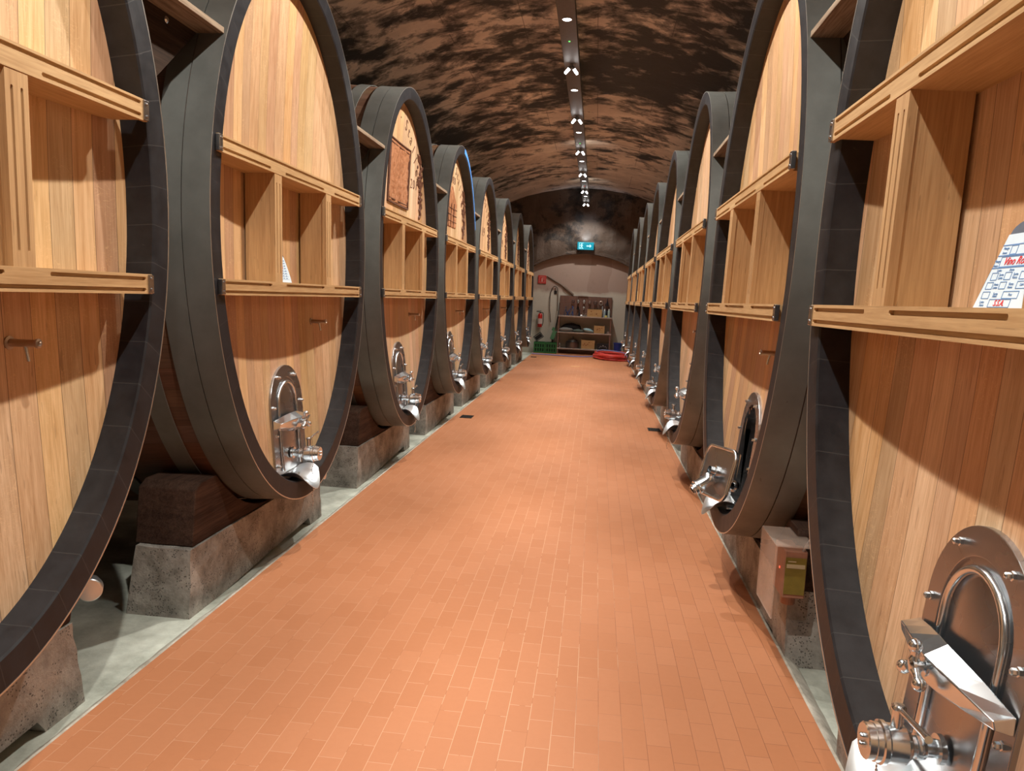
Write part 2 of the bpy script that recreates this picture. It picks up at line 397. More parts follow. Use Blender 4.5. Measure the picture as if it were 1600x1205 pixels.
# ---------------------------------------------------------------- the setting
bm = bmesh.new(); box(bm, -1.78, .95, -3.5, 23.3, -.12, 0); struct(mobj('floor', bm, M_TILE))
for side, x0, x1 in (('left', -5.6, -1.80), ('right', .97, 4.7)):
    bm = bmesh.new(); box(bm, x0, x1, -3.5, 23.3, -.2, -.05)
    struct(mobj('floor_' + side, bm, M_GUT))
for side, xe, s in (('left', -1.78, -1), ('right', .95, 1)):
    bm = bmesh.new(); n = 260; prof = [(-.002, -.06), (-.002, -.004), (.012, -.001), (.035, -.014), (.06, -.035), (.085, -.055)]
    prev = None
    for i in range(n+1):
        y = -3.5 + 26.8*i/n
        row = []
        for d, z in prof:
            w_ = .012*noise.noise(Vector((y*2.3, s*5, d*9))) + .008*noise.noise(Vector((y*9, s, d*20)))
            row.append(bm.verts.new((xe + s*(d + (w_ if d > .02 else 0)), y, z + (w_*.6 if .02 < d < .08 else 0))))
        if prev:
            for a in range(len(prof)-1): bm.faces.new((prev[a], row[a], row[a+1], prev[a+1]))
        prev = row
    struct(mobj('trim_1' if s < 0 else 'trim_2', bm, M_KERB, smooth=True))
# vault
VC, VA, VB, VZ = -.46, 4.6, 3.6, 1.25
def vz(x, extra=0): return VZ + (VB+extra)*sqrt(max(0, 1 - ((x-VC)/(VA+extra))**2))
bm = bmesh.new(); prev = None; ny = 150; na = 64
for i in range(ny+1):
    y = -3.5 + 26.8*i/ny; row = []
    for a in range(na+1):
        t = pi*a/na; d = .03*noise.noise(Vector((cos(t)*4, y*.8, sin(t)*4))) + .012*noise.noise(Vector((cos(t)*14, y*2.6, sin(t)*14)))
        row.append(bm.verts.new((VC - (VA-d)*cos(t), y, VZ + (VB-d)*sin(t))))
    if prev:
        for a in range(na): bm.faces.new((prev[a], prev[a+1], row[a+1], row[a]))
    prev = row
o = struct(mobj('ceiling', bm, M_VAULT, smooth=True))
for side, x0, x1 in (('left', -5.3, -4.97), ('right', 4.05, 4.4)):
    bm = bmesh.new(); box(bm, x0, x1, -3.5, 23.3, -.2, 1.45); struct(mobj('wall_' + side, bm, M_VAULT))
bm = bmesh.new(); box(bm, -5.3, 4.4, -3.8, -3.5, -.2, 5.1); struct(mobj('wall_front', bm, M_VAULT))
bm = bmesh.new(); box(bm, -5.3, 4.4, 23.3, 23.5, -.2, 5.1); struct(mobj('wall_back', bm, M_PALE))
# dark end wall with the low arch in front of the pale wall
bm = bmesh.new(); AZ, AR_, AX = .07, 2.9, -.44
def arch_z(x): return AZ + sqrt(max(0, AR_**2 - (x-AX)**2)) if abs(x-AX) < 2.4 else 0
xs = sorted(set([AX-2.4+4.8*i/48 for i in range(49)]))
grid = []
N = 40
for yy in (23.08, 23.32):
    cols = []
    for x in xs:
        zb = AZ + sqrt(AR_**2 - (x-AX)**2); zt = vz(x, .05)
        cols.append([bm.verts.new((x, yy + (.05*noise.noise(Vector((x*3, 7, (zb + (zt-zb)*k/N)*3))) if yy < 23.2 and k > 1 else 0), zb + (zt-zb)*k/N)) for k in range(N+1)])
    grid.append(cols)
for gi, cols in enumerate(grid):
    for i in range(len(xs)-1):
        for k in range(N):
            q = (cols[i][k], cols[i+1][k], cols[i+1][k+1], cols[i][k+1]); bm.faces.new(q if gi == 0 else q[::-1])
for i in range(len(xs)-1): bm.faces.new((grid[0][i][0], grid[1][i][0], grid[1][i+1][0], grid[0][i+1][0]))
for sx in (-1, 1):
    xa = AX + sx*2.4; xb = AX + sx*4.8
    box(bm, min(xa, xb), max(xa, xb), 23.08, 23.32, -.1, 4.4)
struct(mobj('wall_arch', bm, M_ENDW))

# ---------------------------------------------------------------- lamp channel and lamps
tr = thing('lighting_channel', 'long dark grey metal lighting channel hanging under the vault crown', 'light track', (TX, 0, TZ))
bm = bmesh.new(); box(bm, -.09, .09, -3.0, 22.25, 0, .09)
M_TRACK = simple('dark_channel_paint', (.07, .06, .055), .5, .2)
mobj('channel_body', bm, M_TRACK, tr, bevel=.004)
for y in (-1, 1.5, 4.2, 6.9, 9.0, 11.5, 14.2, 17.0, 20, 22.0):
    bm = bmesh.new(); cyl(bm, (0, y, .09), (0, y, .50), .008); mobj('hanger_rod', bm, M_TRACK, tr)
M_GLOW = simple('lamp_glow', (1, 1, 1), .5, 0, 0, 0, 30, (1, .98, .95), 14)
for y, cname, cc in ((8.6, 'green_indicator', (.1, 1, .15)), (14.0, 'green_indicator', (.1, 1, .15)), (19.1, 'red_indicator', (1, .05, .02))):
    bm = bmesh.new(); lathe(bm, (0, y, .002), (0, 0, -1), [(0, .0), (0, .012), (.006, .010), (.008, 0)], 12)
    ind = mobj('indicator_light', bm, simple(cname, cc, .4, 0, 0, 0, 30, cc, 1.5), tr); ind['label'] = cname.replace('_', ' ')
M_LAMPB = simple('lamp_housing', (.30, .29, .28), .35, .6)
ordn = ['first', 'second', 'third', 'fourth', 'fifth', 'sixth', 'seventh', 'eighth', 'ninth']
# round downlight
dl = thing('downlight', 'x', 'ceiling lamp', (TX, 0, TZ), 0, 'round downlights in the lighting channel')
bm = bmesh.new(); lathe(bm, (0, 0, 0), (0, 0, -1), [(-.002, .052), (.004, .052), (.005, .044), (-.002, .044)], 28); mobj('bezel', bm, M_LAMPB, dl, True)
bm = bmesh.new(); lathe(bm, (0, 0, -.001), (0, 0, -1), [(0, .044), (.002, .040), (.003, 0)], 28); mobj('diffuser', bm, M_GLOW, dl, True)
dys = DY[2:]
for i, y in enumerate(dys):
    o = dl if i == 0 else copy_tree(dl)
    o.location = (TX, y, TZ)
    vis = i - 1
    o['label'] = ('round white downlight in the channel just above the top of the photo' if i == 0 else
                  'round downlight in the ceiling channel, %s round one from the top of the photo' % ordn[vis])
# twin spotlight
ts = thing('twin_spotlight', 'x', 'spotlight', (TX, 0, TZ), 0, 'twin spotlights under the lighting channel')
bm = bmesh.new(); cyl(bm, (0, 0, 0), (0, 0, -.03), .02); mobj('stem', bm, M_LAMPB, ts)
for sx in (-1, 1):
    d = Vector((sx*.62, .12*sx, -.78)).normalized(); a = Vector((sx*.006, 0, -.028))
    bm = bmesh.new(); lathe(bm, a, d, [(0, 0), (0, .014), (.02, .022), (.040, .024), (.040, .021), (.036, .020)], 20)
    hd = mobj('lamp_head', bm, M_LAMPB, ts, True)
    bm = bmesh.new(); lathe(bm, a, d, [(.030, .017), (.10, .017), (.108, .012), (.112, 0)], 20); mobj('lens', bm, M_GLOW, hd, True)
for i, k in enumerate(list(range(2, 8)) + [8]):
    y = LY[k]
    o = ts if i == 0 else copy_tree(ts)
    o.location = (TX, y, TZ)
    if i == 0: lab = 'pair of white spotlights under the channel, above the top edge of the photo'
    elif k == 8: lab = 'small pair of white spotlights at the far end of the ceiling channel'
    else: lab = 'branching white spotlight pair on the ceiling channel, %s pair from the photo top' % ordn[i-1]
    o['label'] = lab

# ---------------------------------------------------------------- casks
CZ, RA, RB = 1.885, 1.145, 1.54
IA, IB = RA - .105, RB - .105
def head_x(y, z):
    r2 = (y/IA)**2 + ((z-CZ)/IB)**2
    return -.175 + .065*min(r2, 1.1)
def bulge(x): return 1 + .045*sin(pi*min(max(-x/2.1, 0), 1))**2
SEG = 144
def ell(bm, x, a, b, seg=SEG): return [bm.verts.new((x, a*cos(2*pi*i/seg), CZ + b*sin(2*pi*i/seg))) for i in range(seg)]
def skin(bm, A, B):
    n = len(A)
    for i in range(n): bm.faces.new((A[i], A[(i+1) % n], B[(i+1) % n], B[i]))

def head_bm(hole=False):
    bm = bmesh.new(); NR = 40; rings = []
    for k in range(NR+1):
        t = k/NR
        if k == 0: rings.append([bm.verts.new((head_x(0, CZ), 0, CZ))]); continue
        rings.append([])
        for i in range(SEG):
            y = (IA+.012)*t*cos(2*pi*i/SEG); z = CZ + (IB+.012)*t*sin(2*pi*i/SEG)
            rings[-1].append(bm.verts.new((head_x(y, z), y, z)))
    def inside(f):
        c = f.calc_center_median()
        return hole and abs(c.y) < .165 and .48 < c.z < .90 + sqrt(max(0, .165**2 - c.y**2))
    for i in range(SEG):
        bm.faces.new((rings[0][0], rings[1][i], rings[1][(i+1) % SEG]))
    for k in range(1, NR):
        skin(bm, rings[k], rings[k+1])
    if hole:
        bmesh.ops.delete(bm, geom=[f for f in bm.faces if inside(f)], context='FACES')
    return bm
def slot(bm, axis, a, b, c, r=.0065, xf=.015, depth=.012):
    """stadium cutter on the front face; runs along 'y' at z=c or along 'z' at y=c"""
    pts = []
    for i in range(9): t = -pi/2 + pi*i/8; pts.append((b + r*cos(t), c + r*sin(t)))
    for i in range(9): t = pi/2 + pi*i/8; pts.append((a + r*cos(t), c + r*sin(t)))
    if axis == 'z': pts = [(q, p) for p, q in pts]
    prism(bm, pts, 'x', xf - depth, xf + .02)
RF = .015    # rails stand this far proud of the rim
def rail(name, z0, z1, slots, parent):
    bm = bmesh.new(); YE = 1.035
    def yin(z): return IA*sqrt(1-((z-CZ)/IB)**2)
    yi = yin(z1 if z1 > 2 else z0) - .008
    pts = [(RF, -YE), (RF, YE), (.001, YE), (.001, yi+.004), (-.1, yi)]
    for i in range(17):
        y = yi - 2*yi*(i+.5)/17; pts.append((head_x(y, (z0+z1)/2) - .004, y))
    pts += [(-.1, -yi), (.001, -yi-.004), (.001, -YE)]
    prism(bm, pts, 'z', z0, z1)
    cb = bmesh.new()
    for a, b, z in slots: slot(cb, 'y', a, b, z, xf=RF)
    r = boolean_cut(name, bm, cb, M_RAIL, parent)
    for sy in (-1, 1):
        b2 = bmesh.new(); ye = sy*YE
        box(b2, -.0, RF+.006, min(ye-sy*.028, ye+sy*.004), max(ye-sy*.028, ye+sy*.004), z0+.002, z1-.002)
        br = mobj('end_bracket', b2, M_PLATE, r, bevel=.002)
        b3 = bmesh.new()
        for zz in (z0+.016, z1-.016): lathe(b3, (RF+.006, ye-sy*.013, zz), (1, 0, 0), [(0, .006), (.003, .0055), (.005, 0)], 10)
        # bolts are part of the bracket plate
        me = bpy.data.meshes.new('tmp'); b3.to_mesh(me); b3.free()
        b4 = bmesh.new(); b4.from_mesh(br.data); b4.from_mesh(me); b4.to_mesh(br.data); b4.free(); bpy.data.meshes.remove(me)
    r.location.y = -.045
    return r

def arch_pts(hw, z0, zc, n=20):
    """outline of an arched plate: flat bottom z0, semicircle centre zc"""
    return [(-hw, z0)] + [(hw, z0)] + [(hw*cos(pi*i/n), zc + hw*sin(pi*i/n)) for i in range(n+1)]
def frame_plate(bm, ho, zo, hi, zi, zc, x0, x1):
    A = [(ho, zo)] + [(ho*cos(pi*i/24), zc + ho*sin(pi*i/24)) for i in range(25)] + [(-ho, zo)]
    B = [(hi, zi)] + [(hi*cos(pi*i/24), zc + hi*sin(pi*i/24)) for i in range(25)] + [(-hi, zi)]
    n = len(A)
    v = {(s, k, i): bm.verts.new((x, *p[i])) for s, x in (('b', x0), ('f', x1)) for k, p in (('o', A), ('i', B)) for i in range(n)}
    for i in range(n):
        j = (i+1) % n
        bm.faces.new((v['f','o',i], v['f','o',j], v['f','i',j], v['f','i',i]))
        bm.faces.new((v['b','o',i], v['b','i',i], v['b','i',j], v['b','o',j]))
        bm.faces.new((v['f','o',i], v['b','o',i], v['b','o',j], v['f','o',j]))
        bm.faces.new((v['f','i',i], v['f','i',j], v['b','i',j], v['b','i',i]))
XP = -.098   # front face of the hatch plate
def bend(o, const=None):
    for v in o.data.vertices: v.co.x += head_x(0, min(v.co.z, 1.2) if const is None else const) + .114
def hatch_frame(root):
    bm = bmesh.new(); frame_plate(bm, .236, .455, .165, .50, .90, XP-.05, XP)
    fr = mobj('hatch_frame', bm, M_PLATE, root, bevel=.002)
    for y, z in ((.205, .56), (.205, .74), (.205, .90), (-.205, .56), (-.205, .74), (-.205, .90), (.118, 1.07), (-.118, 1.07)):
        bm = bmesh.new(); lathe(bm, (XP, y, z), (1, 0, 0), [(0, .011), (.007, .011), (.008, .008), (.018, .008), (.021, .005), (.022, 0)], 6)
        bend(mobj('bolt', bm, M_STEEL, fr), z)
    bend(fr)
    return fr
def hatch_door(root):
    bm = bmesh.new(); prism(bm, arch_pts(.168, .495, .90), 'x', XP-.03, XP-.008)
    d = mobj('hatch_door', bm, M_PLATE, root, bevel=.003)
    # pressed dome and bead
    bm = bmesh.new(); hw, zc = .135, .90
    path = [(XP, hw, .52)] + [(XP, hw, .52+.38*i/6) for i in range(1, 6)] + [(XP, hw*cos(pi*i/20), zc + hw*sin(pi*i/20)) for i in range(21)] + [(XP, -hw, .52+.38*(6-i)/6) for i in range(1, 7)]
    tube(bm, path, .011, 12); mobj('door_bead', bm, M_STEEL, d, True)
    bm = bmesh.new(); rows = []
    for r_ in range(9):
        s = 1 - r_/8; row = []
        for p in arch_pts(.122, .51, .90, 24):
            row.append(bm.verts.new((XP - .008 + .014*(1-s*s), p[0]*s, .78 + (p[1]-.78)*s)))
        rows.append(row)
    for A, B in zip(rows, rows[1:-1] + rows[-1:]):
        for i in range(len(A)): bm.faces.new((A[i], A[(i+1) % len(A)], B[(i+1) % len(A)], B[i]))
    bmesh.ops.remove_doubles(bm, verts=bm.verts[:], dist=.0004)
    bend(mobj('door_dome', bm, M_PLATE, d, True)); bend(d)
    for c in d.children:
        if c.name.startswith('door_bead'): bend(c)
    return d
def yoke(root):
    bm = bmesh.new(); secs = []
    prof = [(-.232, -.096, -.052, .026), (-.19, -.088, -.046, .034), (-.13, -.078, -.034, .046), (-.06, -.066, -.022, .056), (0, -.06, -.014, .060),
            (.06, -.066, -.022, .054), (.13, -.078, -.036, .042), (.20, -.09, -.05, .026), (.232, -.096, -.056, .020)]
    for y, xb, xf, h in prof:
        zc = .80 - y*.02
        secs.append([bm.verts.new((xb, y, zc-h)), bm.verts.new((xf, y, zc-h*.55)), bm.verts.new((xf+.006, y, zc+h*.45)), bm.verts.new((xb, y, zc+h))])
    for A, B in zip(secs, secs[1:]):
        for i in range(4): bm.faces.new((A[i], A[(i+1) % 4], B[(i+1) % 4], B[i]))
    bm.faces.new(secs[0]); bm.faces.new(secs[-1][::-1])
    yk = mobj('hatch_yoke', bm, M_STEEL, root, bevel=.003)
    bm = bmesh.new(); lathe(bm, (-.02, 0, .80), (1, 0, 0), [(0, .0), (0, .022), (.010, .022), (.012, .012), (.024, .012), (.028, .019), (.036, .019), (.040, .010), (.041, 0)], 20)
    for i in range(3):
        a = pi/2 + 2*pi*i/3
        tube(bm, [(.010 + .0*k, .014*cos(a) + .034*cos(a)*k/4, .80 + .014*sin(a) + .034*sin(a)*k/4) for k in range(5)], [.013, .010, .010, .013, .015], 10)
        ball(bm, (.012, .050*cos(a), .80 + .048*sin(a)), .0165, 12)
    bend(mobj('star_knob', bm, M_STEEL, yk, True), .8); bend(yk, .8)
def valve(root, zc=.605, y=.0):
    v = bmesh.new()
    lathe(v, (-.10, y, zc), (1, 0, 0), [(0, 0), (0, .034), (.012, .034), (.013, .022), (.04, .021), (.041, .028), (.05, .030), (.06, .028), (.061, .024), (.072, .024), (.073, .033), (.078, .036),
                                        (.086, .045), (.125, .045), (.13, .050), (.14, .050), (.143, .045), (.155, .045), (.156, .042), (.172, .042), (.175, .039), (.175, 0)], 32)
    vb = mobj('outlet_valve', v, M_STEEL, root, True)
    bm = bmesh.new()
    for dz in (.008, -.008): lathe(bm, (.075, y, zc+dz*1.2), (1, 0, 0), [(0, .008), (.006, .008), (.010, .005), (.011, 0)], 12)
    mobj('cap_screw', bm, M_STEEL, vb, True)
    bm = bmesh.new(); cyl(bm, (.005, y, zc+.035), (.005, y, zc+.085), .013, seg=18); lathe(bm, (.005, y, zc+.085), (0, 0, 1), [(0, .017), (.006, .017), (.012, .012), (.013, 0)], 18)
    tube(bm, [(.005, y+.01, zc+.088), (.005, y+.06, zc+.094), (.004, y+.13, zc+.10), (.004, y+.155, zc+.102)], [.007, .007, .0075, .009], 10)
    mobj('valve_lever', bm, M_STEEL, vb, True)
    bm = bmesh.new()
    pts = [Vector((.03 + .004*sin(i*.9), y-.01 + .004*cos(i*.7), zc-.045 - .011*i)) for i in range(26)]
    for i, p in enumerate(pts):
        ball(bm, p, .0042, 6, (1, .6, 1.2) if i % 2 else (.6, 1, 1.2))
    mobj('chain', bm, M_STEEL, vb)
    # pelican spout: curved catch plate
    bm = bmesh.new(); rows = []
    for i in range(13):
        t = i/12; row = []
        for k in range(13):
            q = -1 + 2*k/12
            row.append((-.10 + .175*t - .045*t*q*q, y - .045 + .15*q*(1 - .1*t), .478 - .015*t - .06*t**3 + abs(q)**1.8*(.03 + .065*t)))
        rows.append(row)
    T = .003
    top = [[bm.verts.new(p) for p in r] for r in rows]; bot = [[bm.verts.new((p[0], p[1], p[2]-T)) for p in r] for r in rows]
    for i in range(12):
        for k in range(12):
            bm.faces.new((top[i][k], top[i][k+1], top[i+1][k+1], top[i+1][k])); bm.faces.new((bot[i][k], bot[i+1][k], bot[i+1][k+1], bot[i][k+1]))
    for k in range(12):
        bm.faces.new((top[0][k], bot[0][k], bot[0][k+1], top[0][k+1])); bm.faces.new((top[12][k], top[12][k+1], bot[12][k+1], bot[12][k]))
        bm.faces.new((top[k][0], top[k+1][0], bot[k+1][0], bot[k][0])); bm.faces.new((top[k][12], bot[k][12], bot[k+1][12], top[k+1][12]))
    sp = mobj('drip_spout', bm, M_SHEET, root, True)
    bm = bmesh.new(); lathe(bm, (-.10, y, .46), (1, 0, 0), [(0, .04), (.01, .04), (.012, .02), (.035, .018), (.04, .024), (.05, .022), (.052, 0)], 18)
    mobj('spout_clamp', bm, M_STEEL, sp, True)

def make_cask(hole=False, plain_parts=None):
    root = thing('wine_cask', 'x', 'wine cask')
    bm = bmesh.new(); rings = []
    for i in range(29):
        x = -.04 - 2.02*i/28; b = bulge(x); rings.append(ell(bm, x, (RA-.012)*b, (RB-.012)*b))
    for A, B in zip(rings, rings[1:]): skin(bm, A, B)
    bm.faces.new(rings[-1])
    mobj('cask_body', bm, M_STAVE, root, True)
    for x0, x1 in ((0, -.13), (-.135, -.245), (-.33, -.43), (-.70, -.79), (-1.31, -1.40), (-1.67, -1.77), (-1.85, -1.965), (-1.97, -2.1)):
        bm = bmesh.new(); n = 4; out = []; inn = []
        for i in range(n+1):
            x = x0 + (x1-x0)*i/n; b = bulge(x); out.append(ell(bm, x, RA*b, RB*b)); inn.append(ell(bm, x, RA*b-.006, RB*b-.006))
        for A, B in zip(out, out[1:]): skin(bm, A, B)
        for A, B in zip(inn, inn[1:]): skin(bm, B, A)
        skin(bm, inn[0], out[0]); skin(bm, out[-1], inn[-1])
        bm.faces.ensure_lookup_table()
        if x0 == 0:
            for f in bm.faces[-2*SEG:-SEG]: f.material_index = 1
        mobj('hoop', bm, [M_HOOP, M_EDGE], root, True)
    bm = bmesh.new(); prof = [(-.05, .0065), (-.001, .0065), (-.001, .010), (-.002, .098), (-.008, .105), (-.07, .106), (-.135, .108)]
    rr = [ell(bm, x, RA-d, RB-d) for x, d in prof]
    for A, B in zip(rr, rr[1:]): skin(bm, A, B)
    mobj('rim', bm, M_RIM, root, True)
    hd = mobj('head', head_bm(hole), M_HEAD, root, True)
    rail('upper_rail', 2.185, 2.262, [(-.99, .99, 2.247), (-.99, -.49, 2.203), (-.29, .29, 2.203), (.49, .99, 2.203)], root)
    rail('lower_rail', 1.548, 1.622, [(-.99, .99, 1.564), (-.99, -.49, 1.605), (-.29, .29, 1.605), (.49, .99, 1.605)], root)
    for sy in (-1, 1):
        yc = sy*.385 - .05; hw = .046
        bm = bmesh.new(); z0, z1 = 1.622, 2.185
        pts = [(RF-.002, yc-hw), (RF-.002, yc+hw), (-.012, yc+hw), (-.012, yc+.042), (head_x(yc, 1.9)+.012, yc+.042), (head_x(yc, 1.9)+.012, yc-.042), (-.012, yc-.042), (-.012, yc-hw)]
        prism(bm, pts, 'z', z0, z1)
        cb = bmesh.new()
        for dy in (-.02, .02): slot(cb, 'z', z0+.05, z1-.05, yc+dy, r=.005, xf=RF-.002)
        boolean_cut('divider', bm, cb, M_DIV, root)
    # sampling tap
    bm = bmesh.new(); ty, tz = .46, 1.385
    tx = head_x(ty, tz)
    lathe(bm, (tx-.004, ty, tz), (1, 0, 0), [(0, 0), (0, .022), (.008, .022), (.010, .013), (.075, .012), (.10, .012), (.101, .0155), (.108, .0155), (.110, .009), (.104, .007), (.104, 0)], 20)
    tp = mobj('sampling_tap', bm, M_TAPD, root, True)
    bm = bmesh.new(); tube(bm, [(tx+.055, ty, tz-.008), (tx+.06, ty, tz-.03), (tx+.064, ty+.002, tz-.058)], [.006, .0055, .0055], 10)
    mobj('tap_lever', bm, M_STEEL, tp, True)
    hatch_frame(root)
    return root, hd
proto, proto_head = make_cask()
hatch_door(proto); yoke(proto); valve(proto)

def place(o, side, k):
    o.location = (AL if side == 'L' else AR, CY[k] if side == 'L' else (CY[k] - .03 if k else 1.78), 0)
    o.rotation_euler = (0, 0, 0) if side == 'L' else (0, 0, pi)
TILT = radians(1.3)
casks = {}
for side in 'LR':
    for k in range(8):
        if side == 'L' and k == 0: o = proto
        elif side == 'R' and k == 1: continue
        else: o = copy_tree(proto)
        place(o, side, k); casks[side, k] = o
# the second cask on the right has its hatch open
oc, och = make_cask(True); place(oc, 'R', 1); casks['R', 1] = oc
for n_ in list(oc.children):   # share the identical meshes with the other casks
    for p_ in proto.children:
        if p_.name.split('.')[0] == n_.name.split('.')[0] and p_.name.split('.')[0] in ('cask_body', 'rim'): n_.data = p_.data
# swung-out door plate with its valve
R_ = Matrix.Translation((.02, 0, .665)) @ Matrix.Rotation(radians(16), 4, 'Z') @ Matrix.Rotation(radians(-14), 4, 'Y') @ Matrix.Rotation(radians(4), 4, 'X')
bm = bmesh.new()
pts = []
for cx, cz, a0 in ((.13, .085, 0), (-.13, .085, 90), (-.13, -.085, 180), (.13, -.085, 270)):
    for i in range(7): a = radians(a0 + 15*i); pts.append((cx + .05*cos(a), cz + .06*sin(a)))
prism(bm, pts, 'x', -.008, .004); bmesh.ops.transform(bm, matrix=R_, verts=bm.verts[:])
d = mobj('hatch_door', bm, M_PLATE, oc, bevel=.002)
bm = bmesh.new(); tube(bm, [Vector((.006, p[0]*.97, p[1]*.97)) for p in pts], .010, 10, True); bmesh.ops.transform(bm, matrix=R_, verts=bm.verts[:]); mobj('door_bead', bm, M_STEEL, d, True)
bm = bmesh.new(); lathe(bm, (0, 0, 0), (1, 0, 0), [(0, .0), (0, .035), (.02, .035), (.022, .025), (.05, .025)], 24); bmesh.ops.transform(bm, matrix=R_, verts=bm.verts[:]); mobj('door_boss', bm, M_STEEL, d, True)
bm = bmesh.new()
A0 = Vector((.055, .02, .635)); ax = Vector((.72, .25, -.55)).normalized()
lathe(bm, A0, ax, [(0, 0), (0, .036), (.015, .040), (.03, .036), (.085, .036), (.09, .042), (.10, .042), (.103, .034), (.12, .034), (.123, .026), (.13, .026), (.13, .020), (.06, .018)], 28)
vb = mobj('outlet_valve', bm, M_STEEL, oc, True)
bm = bmesh.new(); lathe(bm, (-.10, -.05, .58), (.8, .4, .15), [(0, 0), (0, .034), (.014, .034), (.016, .022), (.06, .021), (.062, .027), (.085, .027), (.088, .020), (.13, .020), (.13, 0)], 24)
mobj('valve_neck', bm, M_STEEL, vb, True)
spd = [c for c in proto.children if c.name.startswith('drip_spout')][0]
copy_tree(spd, oc)
# interior neck behind the open hatch
bm = bmesh.new(); A = []; B = []
outl = [(.165, .50)] + [(.165*cos(pi*i/24), .90 + .165*sin(pi*i/24)) for i in range(25)] + [(-.165, .50)]
A = [bm.verts.new((XP-.05, y, z)) for y, z in outl]; B = [bm.verts.new((XP-.16, y, z)) for y, z in outl]
for i in range(len(outl)): j = (i+1) % len(outl); bm.faces.new((A[i], A[j], B[j], B[i]))
mobj('hatch_neck', bm, M_PLATE, oc, True)

near = ['nearest the camera', 'second from the camera', 'third from the camera', 'fourth from the camera', 'fifth from the camera', 'sixth from the camera', 'seventh from the camera', 'last and farthest']
for (side, k), o in casks.items():
    row = 'left row' if side == 'L' else 'right row'
    look = 'huge oval oak cask'
    if side == 'L' and k == 1: lab = 'huge plain oak cask with a small paper card, second in the left row'
    elif side == 'L' and k == 2: lab = 'oak cask carved with a framed picture and grapes, third in the left row'
    elif side == 'L' and k == 3: lab = 'oak cask carved with a gabled house, bright blue strip on its rim'
    elif side == 'L' and k in (4, 5): lab = 'oak cask with carved grapes and lettering, %s in the left row' % ordn[k]
    elif side == 'L' and k == 6: lab = 'dim unlit carved oak cask, seventh and second to last in the left row'
    elif side == 'L' and k == 7: lab = 'carved oak cask farthest away in the left row, beside the green crates'
    elif side == 'L': lab = 'huge plain oak cask cut off by the left edge, nearest in the left row'
    elif k == 0: lab = 'huge oak cask with large form card, cut off by the right edge'
    elif k == 1: lab = 'oak cask with its hatch standing open, second in the right row'
    else: lab = 'plain oak cask in the right row, ' + near[k]
    o['label'] = lab; o['group'] = 'oval oak casks lining the aisle'

# ---- carvings on the far left-hand heads
def surf(y, z, d=.0): return Vector((head_x(y, z) + d, y, z))
def wrap(bm, vs, dy, dz, d0=0.0):
    """verts given as (depth, y, z) -> sit on the dished head"""
    for v in vs: v.co = Vector((head_x(v.co.y+dy, v.co.z+dz) + v.co.x + d0, v.co.y+dy, v.co.z+dz))
def glyph(ch, size):
    me = text_mesh(ch, size, .003, bold=-.001); me.transform(Matrix(((0, 0, 1, 0), (1, 0, 0, 0), (0, 1, 0, 0), (0, 0, 0, 1)))); return me
def carve_text(root, body, size, pts_fn, upright=False):
    bm = bmesh.new(); n = len(body)
    for i, ch in enumerate(body):
        if ch == ' ': continue
        t = i/(n-1) if n > 1 else .5; (y, z), rot = pts_fn(t)
        me = glyph(ch, size); b2 = bmesh.new(); b2.from_mesh(me); bpy.data.meshes.remove(me)
        bmesh.ops.rotate(b2, verts=b2.verts[:], cent=(0, 0, 0), matrix=Matrix.Rotation(rot, 3, 'X'))
        wrap(b2, b2.verts[:], y, z); m2 = bpy.data.meshes.new('t'); b2.to_mesh(m2); b2.free(); bm.from_mesh(m2); bpy.data.meshes.remove(m2)
    return mobj('carved_lettering', bm, M_CARVED, root)
def arc(t, A=.86, B=1.29, a0=146, a1=38):
    a = radians(a0 + (a1-a0)*t); y = A*cos(a); z = CZ + B*sin(a)
    ty, tz = -A*sin(a)*-1, B*cos(a)*-1   # tangent for decreasing angle
    return (y, z), math.atan2(tz, ty)
def line(y0, y1, z):
    return lambda t: ((y0 + (y1-y0)*t, z), 0)
def grapes(root, yc, z0, z1, rnd):
    bm = bmesh.new(); n = 46
    for i in range(n):
        t = i/n; z = z1 - (z1-z0)*t; seg2 = (t*2) % 1
        wdt = .085*(1-seg2*.75)
        y = yc(z) + rnd.uniform(-wdt, wdt)
        ball(bm, surf(y, z, .004), rnd.uniform(.016, .024), 8, (.55, 1, 1))
    for t in (0.0, .46):
        z = z1 - (z1-z0)*t + .02
        for s in (-1, 1):
            lf = [(0, 0), (.07, .03), (.10, .09), (.04, .07), (.01, .12), (-.02, .05)]
            vs = prism(bm, [(s*p*1.0, q) for p, q in lf], 'x', 0, .008); wrap(bm, vs, yc(z), z)
    tube(bm, [surf(yc(z1+.02-(z1-z0)*i/10) + .012*sin(i*1.3), z1+.02-(z1-z0)*i/10, .006) for i in range(11)], .007, 6)
    return mobj('carved_grapes', bm, M_CARVED, root)
